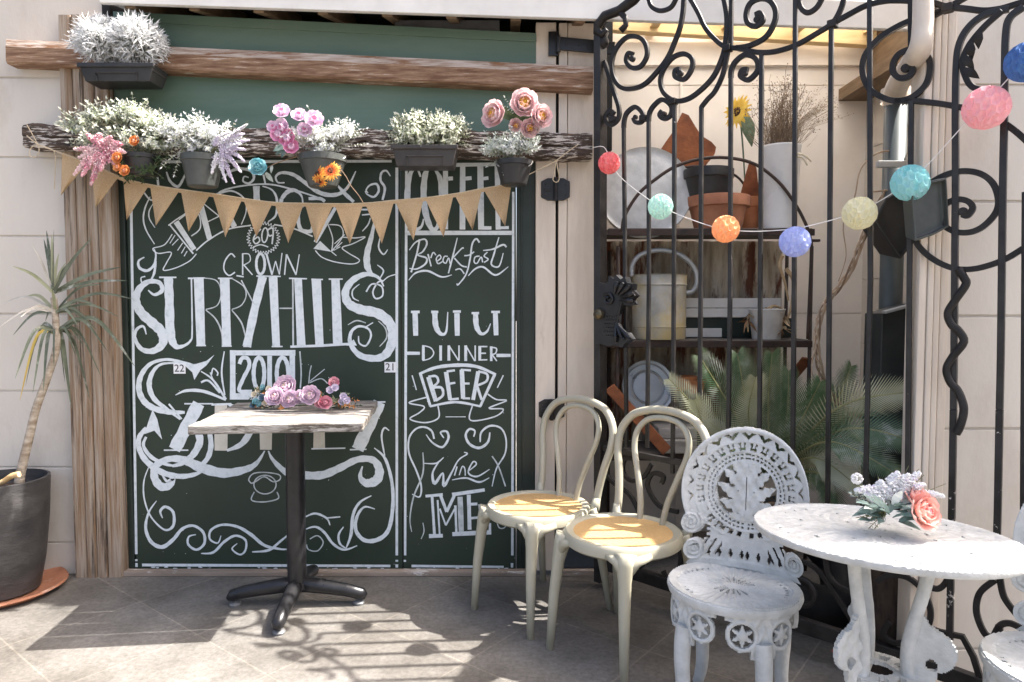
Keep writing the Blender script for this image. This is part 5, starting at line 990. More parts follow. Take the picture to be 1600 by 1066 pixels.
mb = MB(); rose(mb, at(404, 264, 2.86), V(.2, -1, .2), .042, [0, 0], 4); mb.leaf(at(415, 270, 2.87), V(.5, -.2, -.6), V(0, -1, 0), .05, .028, .3, 2, 3); mb.tube(vspl([at(x, y, 2.87) for x, y in ((408, 268), (430, 256), (460, 246), (478, 243))], 4), .002, 5, 1); mb.leaf(at(425, 258, 2.87), V(-.1, -.3, -1), V(0, -1, 0), .035, .018, .3, 2, 3)
tag(mb.build('rose_stem', [M['blue_fl'], M['twig'], M['sage_grey']], recalc=False), 'single turquoise rose on a bent stem under the orchids', 'flowers')
# --- right hanging bowl with peonies
dk, b2, h_, rr = soil_pot('hanging_pot', 'black hanging bowl with a wire handle under the peonies at the beam end', 803, 252, 290, 56, 40, 2.89, M['plastic_dk'], G1, True)
mb = MB()
for x, y, n in ((790, 240, 40), (805, 232, 34), (778, 238, 24), (822, 236, 22)): bushy(mb, at(x, y, 2.87), (.05, .045, .04), n, .065, 6, .021, .012, [0, 0, 1], 2, 1, .15, .5)
for x, y in ((772, 212), (765, 225), (838, 212), (832, 222), (800, 275), (788, 270), (762, 255)): b0 = at(800, 242, 2.87); sprig(mb, b0, at(x, y, 2.85) - b0, (at(x, y, 2.85) - b0).length, 10, .021, .012, 0, 2, .1)
tag(mb.build('dusty_spray', [M['sage_grey'], M['silver'], M['sage']], recalc=False), 'grey green foliage trailing from the black hanging bowl', 'plant')
mb = MB()
for x, y, r, n_ in ((818, 166, .060, V(.1, -1, .1)), (778, 182, .058, V(-.7, -1, .1)), (841, 184, .05, V(.5, -1, 0)), (826, 200, .04, V(.2, -1, -.3)), (806, 196, .03, V(0, -1, -.3))): rose(mb, at(x, y, 2.84), n_, r * 1.12, [0, 0, 0, 1, 2], 6)
for x, y in ((776, 160), (800, 155), (850, 170), (858, 190), (835, 150), (812, 205), (795, 200), (765, 170)): mb.leaf(at(812, 190, 2.88), at(x, y, 2.86) - at(812, 190, 2.88), V(0, -1, .1), (at(x, y, 2.86) - at(812, 190, 2.88)).length * 1.05, .035, .15, R.choice([3, 3, 4]), 4)
for x, y in ((790, 152), (780, 158), (812, 143), (826, 145)): b0 = at(806, 180, 2.87); sprig(mb, b0, at(x, y, 2.85) - b0, (at(x, y, 2.85) - b0).length, 8, .016, .01, 5, 3, .02)
tag(mb.build('peony_bunch', [M['pink_pale'], M['peach'], M['yellow'], M['leaf'], M['teal_leaf'], M['sage_grey']], recalc=False), 'bunch of pink and peach peonies above the hanging bowl', 'flowers')
# ------------------------------------------------------------------ bouquet on the wooden table
mb = MB(); ZT2 = ZT
def ont(px, py, z=ZT2): return onz(px, py, z)
for x, y, r in ((449, 606, .056), (432, 622, .048), (455, 626, .046), (486, 620, .05), (470, 622, .036), (440, 610, .04)):
    c = at(x, y, 2.86 if y < 615 else 2.80); rose(mb, c, V(R.uniform(-.3, .3), -1, .45), r * .95, [0, 0, 1, 2], 6)
for x, y, r in ((509, 630, .032), (522, 598, .026), (500, 630, .026)): rose(mb, at(x, y, 2.8 if y > 615 else 2.86), V(.2, -1, .3), r, [3, 3], 4)
for x, y in ((515, 610), (523, 606), (536, 620), (541, 626), (534, 628)): rose(mb, at(x, y, 2.83), V(.4, -1, .3), .018, [4, 4], 3)
for x, y in ((398, 617), (404, 610), (412, 606), (400, 628), (410, 622), (418, 616), (406, 632), (416, 630), (421, 608), (396, 634), (424, 628)): rose(mb, at(x, y, 2.84), V(R.uniform(-.5, .5), -1, .5), .015, [R.choice([5, 6, 7])] * 2, 3)
for i in range(46):
    x, y = R.uniform(398, 545), R.uniform(612, 638); b0 = at(470 + R.uniform(-50, 40), 630, 2.85); sprig(mb, at(x, y, 2.86), V(R.uniform(-1, 1) + (x - 470) / 60, R.uniform(-1, .3), R.uniform(-.1, .5)), .045, 4, .022, .009, R.choice([8, 8, 9, 10]), 8, .3)
mb.tube(vspl([at(x, y, 2.86) for x, y in ((440, 634), (490, 632), (525, 622), (540, 624))], 4), .0025, 5, 8); mb.tube(vspl([at(x, y, 2.86) for x, y in ((500, 630), (515, 612), (522, 600))], 4), .0022, 5, 8)
# keep every part above the boards
for v in mb.v: v.z = max(v.z, ZT2 + .002)
tag(mb.build('flower_posy', [M['mauve'], M['orchid'], M['cream_fl'], M['pink_deep'], M['lilac'], M['blue_dk'], M['blue_fl'], M['cream_fl'], M['leaf'], M['sage'], M['orange']], recalc=False), 'posy of mauve roses and small blue blooms lying on the wooden table', 'flowers')
# ------------------------------------------------------------------ bouquet on the round table
mb = MB(); YB2 = 1.72; zmin = ZR + .004
for a, b_ in (((1372, 770), (1340, 760)), ((1378, 775), (1372, 745)), ((1385, 770), (1400, 732)), ((1395, 775), (1420, 728)), ((1400, 770), (1436, 733)), ((1408, 775), (1444, 742)), ((1412, 782), (1478, 756)), ((1370, 780), (1356, 765)), ((1388, 780), (1384, 750)), ((1395, 785), (1412, 750)), ((1380, 788), (1362, 778))): spike(mb, at(*a, YB2), at(*b_, YB2 - .01), .019, 220, R.choice([0, 0, 0, 0, 0, 1]), 3, .0075)
rose(mb, at(1432, 800, YB2 - .05), V(.4, -1, .35), .052, [2, 2, 4], 6); rose(mb, at(1428, 786, YB2 - .01), V(.3, -.6, .8), .045, [2, 2, 4], 5); rose(mb, at(1402, 764, YB2 + .02), V(.2, -.6, .8), .03, [2, 2], 4)
for i in range(46):
    x, y = R.uniform(1352, 1420), R.uniform(788, 815); c = at(x, y, YB2 - R.uniform(0, .06)); d = V((x - 1390) / 30 + R.uniform(-.5, .5), R.uniform(-1, .2), R.uniform(-.1, .9)); mb.leaf(c, d, V(0, -.5, 1), R.uniform(.035, .06), R.uniform(.018, .026), .5, R.choice([5, 5, 6]), 4, .3)
for x, y in ((1352, 808), (1360, 818), (1345, 800), (1370, 820)): b0 = at(1385, 800, YB2 - .03); sprig(mb, b0, at(x, y, YB2 - .03) - b0, (at(x, y, YB2 - .03) - b0).length, 9, .022, .005, 3, 3, .1)
for x, y in ((1333, 757), (1342, 768), (1330, 772)): b0 = at(1372, 795, YB2); sprig(mb, b0, at(x, y, YB2) - b0, (at(x, y, YB2) - b0).length, 8, .018, .008, 6, 3, .02)
for i in range(60): v = rv(); mb.blob(at(1308 + 8, 748, YB2) * 0 + at(1339, 748, YB2) + v * .012, .004, 0)
for v in mb.v: v.z = max(v.z, zmin)
tag(mb.build('flower_posy', [M['white_fl'], M['lilac'], M['coral'], M['stem'], M['pink_pale'], M['teal_leaf'], M['sage_grey']], recalc=False), 'posy of white lavender and coral roses lying on the white round table', 'flowers')
# ------------------------------------------------------------------ spiky potted plant on the left
M['pot_black'] = mat('charcoal_textured_pot', (.032, .031, .031), (.066, .062, .060), 7, .5, .8, 30, stretch=(.8, .8, 2)); M['terracotta'] = mat('terracotta', (.30, .12, .065), (.46, .21, .12), 8, .8, .4, 40, c3=(.55, .42, .34), s3=5, t3=(.58, .72))
M['soil'] = mat('dry_soil', (.03, .02, .014), (.09, .06, .04), 40, .95, 2, 60)
PC = V(-2.18, 2.895, 0)
sc_ = MB().lathe([(0, .004), (.19, .004), (.225, .030), (.238, .034), (.243, .026), (.20, 0), (0, 0)], PC, 56).build('pot_saucer', M['terracotta'], None, smooth=True, ang=40); tag(sc_, 'wide terracotta saucer under the charcoal pot', 'saucer')
pt = thing('plant_pot', 'tall charcoal plant pot cut off at the left edge of the photo', 'flower pot', PC + V(0, 0, .006))
MB().lathe([(0, .008), (.13, .008), (.142, .012), (.165, .14), (.182, .32), (.188, .455), (.189, .49), (.178, .492), (.175, .44), (0, .43)], PC, 64).build('pot', M['pot_black'], pt, smooth=True, ang=40)
MB().lathe([(0, .442), (.12, .440), (.174, .434)], PC, 40).build('soil', M['soil'], pt, smooth=True)
M['trunk'] = mat('pale_scarred_bark', (.26, .20, .14), (.52, .45, .36), 18, .85, 1.5, 50, stretch=(1, 1, 2.5)); M['yl'] = mat('spiky_leaves', (.075, .09, .055), (.19, .21, .14), 9, .32, 0, trans=.15, stretch=(1, 1, 1), c3=(.46, .47, .42), s3=8, t3=(.55, .66)); M['yl_pale'] = lm('pale_yellow_green_leaves', (.24, .25, .14), (.42, .42, .28), .2, 10); M['yl_yellow'] = lm('yellowed_leaf', (.55, .35, .05), (.68, .50, .12), .2, 10); M['yl_dry'] = lm('dry_grey_leaves', (.36, .33, .28), (.55, .52, .46), .1, 10)  # pale blotches on the spiky leaves put white glare into the colour
yk = thing('dragon_tree', 'spiky leaved plant with a thin bent trunk growing from the charcoal pot', 'plant', onz(32, 755, .44) if False else V(PC.x + .045, PC.y, .43))
q = [at(x, y, 2.9) for x, y in ((30, 755), (33, 735), (44, 690), (56, 640), (74, 590), (88, 545), (87, 500), (84, 465))]
MB().tube(vspl(q, 5), [.019, .012], 12).build('trunk', M['trunk'], yk, smooth=True)
mb = MB(); k = 2.961
tips = [(215, 60, 3, 0), (203, 100, 3, 0), (240, 80, 3, 1), (250, 55, 2.5, 0), (272, 165, 2.5, 1), (430, 90, 4, 0), (330, 200, 3, 0), (560, 230, 4, 0), (590, 292, 3.4, 0), (612, 376, 3, 0), (448, 408, 3, 0), (548, 458, 2.4, 0), (446, 518, 3.4, 0), (388, 595, 3.6, 2), (500, 622, 3, 2), (625, 690, 4.2, 0), (470, 740, 3, 0), (420, 855, 4, 0), (330, 880, 5, 0), (200, 810, 4.5, 2), (92, 848, 3.6, 3), (70, 745, 3.5, 2), (152, 810, 3, 0), (132, 560, 3.6, 2), (60, 545, 3, 2), (0, 505, 2.6, 4), (96, 460, 3, 4), (5, 400, 2.4, 4), (110, 370, 3, 1), (58, 225, 3, 1), (145, 120, 2, 4), (305, 210, 2.2, 1), (240, 330, 3, 1), (470, 310, 3, 2), (360, 500, 2.8, 0), (405, 470, 2.6, 2), (160, 600, 2.6, 2), (118, 780, 2.5, 0), (300, 760, 3, 0), (210, 480, 2.4, 2), (250, 700, 2.4, 0), (350, 640, 2.4, 2)]
for tx_, ty_, w_, mi in tips:
    ty_p = ty_ / k + 340; tx_p = tx_ / k
    # rosette heights: upright leaves from the top, drooping ones lower
    by = 458 if ty_ < 300 else (488 if ty_ < 560 else 520); bx = 84 if by < 480 else 87
    yb, yt = 2.9 + R.uniform(-.01, .01), 2.9 + R.uniform(-.16, .14); b0 = at(bx, by, yb); e0 = at(tx_p, ty_p, yt); L_ = (e0 - b0).length
    mid = b0.lerp(e0, .5) + V(0, 0, (.10 if ty_ > 560 else .03 if ty_ > 300 else .0) * L_ / .3 + .02)
    pth = vspl([b0, mid, e0], 6); wv = .0150 * w_ / 3.2; n_ = len(pth); o = len(mb.v)
    for i, p_ in enumerate(pth):
        t = i / (n_ - 1); d = (pth[min(i + 1, n_ - 1)] - pth[max(0, i - 1)]).normalized(); sd_ = d.cross(V(.25 * sin(tx_), -1, .35)).normalized(); nn = sd_.cross(d); ww = wv * (.55 + .45 * sin(pi * min(1, .2 + t * .6))) * (1 - t ** 3) * .5 + .0004
        mb.v += [p_ - sd_ * ww + nn * ww * .3, p_, p_ + sd_ * ww + nn * ww * .3]
    for i in range(n_ - 1):
        for j in range(2): mb.f.append((o + i * 3 + j, o + i * 3 + j + 1, o + i * 3 + j + 4, o + i * 3 + j + 3)); mb.m.append(mi)
mb.build('crown', [M['yl'], M['yl_pale'], M['yl'], M['yl_yellow'], M['yl_dry']], yk, smooth=True, recalc=False)
cl = MB(); cl.tube(vspl([at(x, y, 2.80) for x, y in ((-6, 757), (6, 752), (18, 744), (30, 741))], 5), [.010, .022, .024, .022, .016, .012], 12); tag(cl.build('dry_husk', mat('dry_husk', (.42, .26, .10), (.64, .46, .24), 30, .8, 1, 40)), 'dry tan husk lying on the rim of the charcoal pot', 'husk')
# ------------------------------------------------------------------ plant shelf in the recess and what stands on it
YS0, YS1 = 3.14, 3.42
M['shelf_iron'] = mat('rusty_dark_iron', (.018, .013, .011), (.06, .035, .026), 14, .6, .6, 40); M['corrugated'] = mat('rusted_corrugated_sheet', (.26, .21, .15), (.56, .50, .40), 5, .7, .3, 30, metal=.05, stretch=(3, 3, .7), c3=(.11, .035, .015), s3=2.6, t3=(.50, .58)); M['rust'] = mat('orange_rust', (.16, .05, .02), (.34, .12, .05), 12, .85, .8, 50)
M['galv'] = mat('galvanised_metal', (.30, .31, .31), (.48, .49, .49), 9, .42, .2, 30, metal=.35); M['can_yellow'] = mat('yellowed_galvanised_metal', (.30, .29, .25), (.50, .48, .43), 9, .5, .3, 30, metal=.2, c3=(.47, .38, .19), s3=4, t3=(.42, .62)); M['board_old'] = mat('grey_old_board', (.07, .06, .05), (.17, .145, .12), 8, .85, .8, 30, stretch=(.6, 5, 6))
sh = thing('plant_shelf', 'dark iron plant shelf with an arched top and rusted corrugated back', 'shelf', V(at(1110, 700, YS0).x, (YS0 + YS1) / 2, 0))
xa, xb = at(950, 400, YS0).x, at(1268, 400, YS0).x
zs_ = [at(1100, 357, YS0).z, at(1100, 531, YS0).z, at(1100, 707, YS0).z]
for z in zs_:
    MB().box((xa, YS0 - .01, z - .022), (xb, YS1, z)).build('shelf_board', M['board_old'], sh, bevel=.004)
    MB().box((xa - .005, YS0 - .02, z - .034), (xb + .005, YS0 - .011, z - .004)).build('shelf_rail', M['shelf_iron'], sh, bevel=.002)
for x in (at(966, 400, YS0).x, xb):
    for y in (YS0, YS1): MB().tube([V(x, y, 0), V(x, y, at(1268, 385, YS0).z)], .009, 8).build('upright', M['shelf_iron'], sh, smooth=True)
q = [at(x, y, YS0 - .03) for x, y in ((972, 360), (976, 338), (996, 305), (1022, 282), (1056, 260), (1098, 248), (1140, 247), (1180, 257), (1215, 283), (1240, 315), (1258, 348), (1266, 372), (1268, 390), (1266, 440), (1262, 530))]
MB().tube(vspl(q, 5), .0075, 8).build('arch_rod', M['shelf_iron'], sh, smooth=True)
q = [at(x, y, YS1 - .05) for x, y in ((1000, 320), (1030, 280), (1070, 262), (1110, 262), (1150, 275), (1170, 300))]; MB().tube(vspl(q, 5), .006, 8).build('arch_rod', M['shelf_iron'], sh, smooth=True)
MB().box((xb - .01, YS0 - .01, at(1272, 374, YS0).z - .012), (xb + .035, YS0 + .01, at(1272, 374, YS0).z)).build('hook', M['shelf_iron'], sh, bevel=.002)
def corr(x0, x1, z0, z1, y, pitch=.075, amp=.009):
    mb = MB(); n_ = int((x1 - x0) / .006); nz = 14
    for i in range(n_ + 1):
        x = x0 + (x1 - x0) * i / n_
        for j in range(nz + 1): mb.v.append(V(x, y + amp * sin(2 * pi * x / pitch), z0 + (z1 - z0) * j / nz))
    for i in range(n_):
        for j in range(nz): mb.f.append((i * (nz + 1) + j, (i + 1) * (nz + 1) + j, (i + 1) * (nz + 1) + j + 1, i * (nz + 1) + j + 1)); mb.m.append(0)
    return mb
corr(xa, xb - .02, zs_[2], zs_[0] - .03, YS1 + .015).build('back_sheet', M['corrugated'], sh, smooth=True)
br = MB(); br.beam(at(1262, 560, YS0), at(1228, 602, YS0 + .2), (0, -1, 0), .05, .008); br.build('bracket', M['rust'], sh)
# top shelf
c = at(1008, 300, 3.24)
tr = MB(); ax = V(-.1, -1, .16).normalized(); rr = 71 * 3.24 / F_PX
prof = [(0, .012), (rr * .5, .010), (rr * .80, .006), (rr * .9, 0), (rr * .97, .004), (rr, .012), (rr * 1.01, 0), (rr * .98, -.05), (rr * .9, -.06), (0, -.06)]
tr.lathe(prof, c, 56, 0, ax); 
for a in (.3, pi + .3): u = perp(ax); w = ax.cross(u); d = u * cos(a) + w * sin(a); e = ax.cross(d); tr.tube(vspl([c + d * rr + e * .05 - ax * .02, c + d * (rr + .03) + e * .03 - ax * .02, c + d * (rr + .03) - e * .03 - ax * .02, c + d * rr - e * .05 - ax * .02], 5), .006, 6)
tag(tr.build('metal_tub', mat('chalky_white_zinc', (.50, .51, .50), (.66, .67, .66), 16, .55, .8, 24, metal=.1), None, smooth=True, ang=40), 'round pale zinc tub lid standing on edge on the top shelf', 'tub')
pts = [(1052, 300), (1031, 236), (1040, 222), (1050, 208), (1060, 188), (1066, 176), (1076, 180), (1088, 200), (1096, 212), (1112, 222), (1119, 230), (1117, 240), (1114, 245), (1100, 262), (1080, 300)]
q = [at(x, y, 3.40) for x, y in pts]; tag(MB().prism(q, (0, .004, 0)).build('rusty_sheet', M['rust']), 'pointed orange rusted metal sheet leaning behind the shelf pots', 'metal sheet')
q = [at(x, y, 3.36) for x, y in ((1160, 355), (1158, 300), (1166, 270), (1172, 250), (1182, 262), (1186, 300), (1186, 355))]; tag(MB().prism(q, (0, .004, 0)).build('rusty_sheet', M['rust']), 'narrow brown rusted strip between terracotta pot and white vase', 'metal sheet')
def shelfpot(name, label, cx, ytop, wtop, wbot, shelf, Y, m_, rim=.22, ncat='flower pot', zb=None):
    zb = zs_[shelf] if zb is None else zb; t = at(cx, ytop, Y); k = Y / F_PX / 2; h = t.z - zb; b0 = V(t.x, Y, zb + .001); rt_, rb = wtop * k, wbot * k
    return tag(MB().lathe([(0, 0), (rb, 0), (rb + (rt_ - rb) * (1 - rim) * .9, h * (1 - rim)), (rt_ * .99, h * (1 - rim) + .003), (rt_, h - .004), (rt_ * .985, h), (rt_ * .90, h), (rt_ * .86, h * .85), (0, h * .8)], b0, 44).build(name, m_, None, smooth=True, ang=35), label, ncat), b0, h
p1, b0, h0 = shelfpot('flower_pot', 'stained terracotta pot carrying the dark pot on the top shelf', 1122, 309, 96, 70, 0, 3.22, M['terracotta'], .34)
shelfpot('flower_pot', 'ribbed dark grey plastic pot stacked on the terracotta pot', 1107, 266, 76, 56, 0, 3.22, M['plastic_dk'], .3, zb=zs_[0] + h0 * .86)
shelfpot('flower_pot', 'small orange terracotta pot beside the stained pot', 1168, 310, 44, 32, 0, 3.30, mat('orange_terracotta', (.42, .15, .06), (.55, .22, .10), 9, .75, .2), .3)
v_, b0, h0 = shelfpot('tall_vase', 'tall white square edged vase holding dried grasses', 1219, 230, 62, 50, 0, 3.20, mat('white_ceramic', (.68, .68, .67), (.76, .76, .75), 6, .3, .05), .03, 'vase')
mb = MB(); c = b0 + V(0, 0, h0)
for i in range(170):
    a = R.uniform(0, 2 * pi); s_ = abs(R.gauss(0, .42)) ; d = V(cos(a) * s_ + R.choice([0, 0, .12]), sin(a) * s_ * .7, 1).normalized(); L_ = R.uniform(.12, .36) * (1 - .25 * s_); b1 = c + V(R.uniform(-.05, .05), R.uniform(-.05, .05), -.02); e = b1 + d * L_; md = b1.lerp(e, .55) + rv() * .012
    pth = vspl([b1, md, e], 3); mb.tube(pth, [.0016, .0007], 3, R.choice([0, 0, 1]), cap=False)
    for j in range(4): q = pth[-1 - j // 2]; f = q + rv() * R.uniform(.01, .035); mb.tube([q, f], .0005, 3, 0, cap=False); mb.blob(f, R.uniform(.0022, .004), R.choice([0, 1]))
for i in range(500): v = V(R.gauss(0, .05), R.gauss(0, .045), abs(R.gauss(0, .05))); d = V(v.x * 8 + R.uniform(-.5, .5), v.y * 8, 1); mb.leaf(c + v, d, rv(), R.uniform(.03, .06), .003, .2, R.choice([0, 1]), 2)
for i in range(46):
    d = V(R.uniform(.5, 1.3), R.uniform(-.3, .3), R.uniform(.2, .9)).normalized(); e = c + V(.03, 0, .08) + d * R.uniform(.15, .28); mb.tube([c + V(.02, 0, .04), (c + e) / 2 + V(0, 0, .02), e], .0006, 3, 1, cap=False)
    for j in range(6): mb.blob(e - d * j * .012 + rv() * .012, .0024, 1)
for a, b_ in (((1243, 240), (1268, 252)), ((1246, 245), (1262, 258))): mb.tube(vspl([at(*a, 3.1), at((a[0] + b_[0]) / 2, a[1] + 2, 3.1), at(*b_, 3.1)], 4), .005, 6, 2)
tag(mb.build('dried_grass', [mat('dried_brown_stems', (.13, .085, .055), (.26, .19, .13), 60, .9), mat('dried_tan_stems', (.26, .19, .12), (.42, .33, .24), 60, .9), M['cream_fl']], recalc=False), 'dried brown grasses and seed heads in the tall white vase', 'dried plant')
mb = MB(); daisy(mb, at(1153, 175, 3.38), V(-1, -.55, .1), .085, 0, 1, 17); mb.leaf(at(1160, 176, 3.38), at(1178, 226, 3.36) - at(1160, 176, 3.38), V(.2, -1, .3), .17, .10, .2, 2, 5, .2); mb.tube(vspl([at(x, y, 3.40) for x, y in ((1155, 178), (1160, 220), (1165, 300))], 4), .004, 6, 2)
tag(mb.build('sunflower', [M['yellow'], M['brown_c'], lm('grey_green_big_leaf', (.10, .15, .09), (.2, .26, .18))], recalc=False), 'artificial yellow sunflower with one large leaf against the recess wall', 'flowers')
# middle shelf
wc = thing('watering_can', 'old yellowed galvanised pail with a hoop handle behind the gate bars', 'pail', V(at(1028, 520, 3.22).x, 3.22, zs_[1]))
t_ = at(1030, 430, 3.22); h_ = t_.z - zs_[1]; c = V(t_.x, 3.22, zs_[1] + .001); k_ = 3.22 / F_PX / 2
mb = MB().lathe([(0, 0), (80 * k_, 0), (82 * k_, .01), (82 * k_, h_ * .18), (84 * k_, h_ * .19), (82.5 * k_, h_ * .21), (83 * k_, h_ * .82), (86 * k_, h_ * .84), (84 * k_, h_ * .86), (84 * k_, h_ * .985), (87 * k_, h_), (82 * k_, h_), (80 * k_, h_ * .3), (0, h_ * .3)], c, 48); mb.build('body', M['can_yellow'], wc, smooth=True, ang=30)
q = [at(x, y, 3.20) for x, y in ((987, 432), (988, 415), (1000, 399), (1030, 391), (1062, 398), (1084, 418), (1089, 440), (1082, 455), (1070, 458))]; MB().tube(vspl(q, 5), .0115, 10).build('handle', M['galv'], wc, smooth=True)
cr = thing('wooden_crate', 'white and dark green painted crate on the middle shelf', 'crate', V(at(1140, 525, 3.33).x, 3.33, zs_[1]))
def cb(y0, y1, x0, x1, m_, Y=3.31, nm='slat', d=.03):
    a, b_ = at(x0, y0, Y), at(x1, y1, Y); MB().box((a.x, Y, max(b_.z, zs_[1] + .002)), (b_.x, Y + d, a.z)).build(nm, m_, cr, bevel=.002)
cb(466, 481, 1065, 1220, M['white_trim']); cb(482, 496, 1065, 1220, M['white_trim'], 3.30); cb(497, 528, 1040, 1240, M['frame_green'], 3.315, 'panel'); cb(513, 527, 1068, 1128, M['white_trim'], 3.30)
shelfpot('flower_pot', 'small white cracked pot with dead leaves on the middle shelf', 1198, 483, 56, 42, 1, 3.20, mat('aged_white_pot', (.50, .48, .45), (.66, .64, .61), 9, .6, .2), .06)
mb = MB()
for i in range(40):
    x, y = R.choice([(1222, 492), (1168, 500), (1222, 510), (1200, 482), (1170, 490)]); d = V(R.uniform(-.7, .7), -.3, R.uniform(-1, .15)); mb.leaf(at(x, y, 3.17), d, rv(), R.uniform(.04, .09), R.uniform(.008, .02), R.uniform(.3, 1.2), R.choice([0, 1]), 4, .4)
for pth in (((1222, 400), (1218, 415), (1226, 440), (1232, 470)), ((1228, 420), (1240, 440), (1236, 480), (1230, 500)), ((1200, 484), (1210, 478), (1225, 485))): mb.tube(vspl([at(x, y, 3.16) for x, y in pth], 4), [.010, .004], 6, 0)
tag(mb.build('dead_leaves', [mat('dried_leaf_tan', (.36, .25, .13), (.55, .42, .26), 30, .8), mat('dried_leaf_brown', (.14, .07, .03), (.28, .16, .08), 30, .8)], recalc=False), 'curled dead leaves hanging from the white pot', 'dried plant')
# lower shelf
c = at(1012, 605, 3.26); ax = V(.12, -1, .22).normalized(); rr = 42 * 3.26 / F_PX
tag(MB().lathe([(0, .0), (rr * .55, .0), (rr * .60, .006), (rr * .66, 0), (rr * .85, .002), (rr * .9, .012), (rr, .014), (rr, .004), (rr * .8, -.012), (0, -.012)], c, 48, 0, ax).build('pan_lid', mat('dull_tin', (.36, .38, .40), (.52, .54, .55), 8, .3, .1, metal=.5), None, smooth=True, ang=35), 'round tin lid leaning on the lower shelf', 'lid')
mb = MB()
for i, (x, y) in enumerate(((1062, 598), (1076, 596), (1088, 602))): mb.lathe([(0, 0), (.03, 0), (.042, .05), (.046, .05), (.047, .064), (.04, .064), (.0, .05)], at(x, y + 12, 3.3) + V(0, 0, 0), 20)
tag(mb.build('pot_stack', mat('bright_terracotta', (.46, .15, .05), (.58, .24, .10), 9, .8)), 'small orange terracotta pots tipped together on the lower shelf', 'flower pots')
tag(MB().beam(at(952, 605, 3.10), at(1042, 705, 3.06), (0, -1, 0), .05, .02).build('rusty_bar', M['rust'], bevel=.003), 'reddish rusted flat bar leaning across the lower shelf', 'metal bar')
sl_ = MB(); a, b_ = at(1020, 632, 3.25), at(1120, 668, 3.25); sl_.box((a.x, 3.12, b_.z - .03), (b_.x + .05, 3.40, b_.z + .02)); sl_.box((a.x + .02, 3.10, zs_[2] + .002), (b_.x, 3.36, b_.z - .031)); tag(sl_.build('weathered_plank', mat('whitish_weathered_plank', (.30, .27, .23), (.46, .43, .38), 7, .85, 1, 30, stretch=(.7, 4, 4)), bevel=.005), 'whitish weathered plank block on the lower shelf', 'plank')
# ------------------------------------------------------------------ cycad palm behind the gate
M['cycad'] = mat('cycad_leaflets', (.085, .15, .075), (.23, .29, .165), 10, .28, 0, trans=.15, c3=(.50, .52, .44), s3=5, t3=(.57, .68)); M['cycad_lt'] = lm('pale_cycad_leaflets', (.36, .37, .21), (.58, .58, .42), .2, 8); M['rachis'] = mat('cycad_rachis', (.22, .22, .09), (.38, .36, .18), 10, .5)  # pale blotches and fronds put sun sheen into the leaf colour
cy_ = thing('cycad_palm', 'cycad palm with feathery green fronds growing behind the gate bars', 'palm', at(1215, 800, 2.82) * 1)
def frond(base, mid, tip, ll, n, mi, nrm=V(.15, -1, .2)):
    q = vspl([base, mid, tip], n // 2); mb = MB(); mb.tube(q[::3] + [q[-1]], [.006, .0018], 6, 1)
    for i in range(2, len(q) - 1):
        t = i / (len(q) - 1); d = (q[min(i + 1, len(q) - 1)] - q[i - 1]).normalized(); sd_ = d.cross(nrm).normalized(); nn = sd_.cross(d); L_ = ll * (sin(pi * (.16 + .80 * t)) ** .6) * R.uniform(.9, 1.05)
        for s_ in (-1, 1): mb.leaf(q[i], sd_ * s_ * .82 + d * (.45 + .5 * t) + nn * .35, nn, L_, .0058, .30, mi, 3, .3, .8)
    return mb
B0 = at(1205, 745, 2.78)
for mid, tip, Ym, Yt, ll, mi in (((1150, 650), (1092, 556), 2.75, 2.70, .11, 0), ((1170, 640), (1152, 553), 2.80, 2.80, .12, 0), ((1200, 640), (1206, 552), 2.72, 2.62, .12, 0), ((1228, 660), (1232, 580), 2.85, 2.9, .11, 0), ((1130, 680), (1045, 592), 2.7, 2.62, .10, 2), ((1120, 700), (1085, 625), 2.65, 2.55, .10, 2), ((1240, 680), (1282, 596), 2.62, 2.52, .125, 0), ((1290, 660), (1330, 572), 2.85, 2.95, .10, 0), ((1305, 640), (1424, 612), 2.45, 2.30, .11, 2), ((1315, 672), (1432, 690), 2.42, 2.28, .11, 0), ((1290, 690), (1400, 740), 2.45, 2.30, .10, 0), ((1270, 715), (1340, 760), 2.55, 2.42, .11, 2), ((1250, 700), (1320, 650), 2.6, 2.5, .11, 0), ((1175, 690), (1125, 720), 2.55, 2.45, .10, 0), ((1280, 740), (1300, 800), 2.6, 2.5, .10, 0), ((1170, 660), (1180, 590), 2.66, 2.55, .11, 2), ((1265, 650), (1300, 620), 2.75, 2.75, .11, 0)):
    frond(B0, at(*mid, Ym), at(*tip, Yt), ll * 1.05, 64, 0 if mi == 0 else 2).build('frond', [M['cycad'], M['rachis'], M['cycad_lt']], cy_, recalc=False)
mb = MB(); mb.lathe([(0, 0), (.07, 0), (.09, .1), (.085, .25), (.06, .38), (.02, .42), (0, .42)], V(B0.x, B0.y, 0), 20)
for i in range(240): a = i * 2.4; z = .05 + .36 * i / 240; d = V(cos(a), sin(a), .9); mb.leaf(V(B0.x + .07 * cos(a), B0.y + .07 * sin(a), z), d, V(0, 0, 1), .05, .02, .2, 0, 2)
mb.build('trunk', M['twig'], cy_)
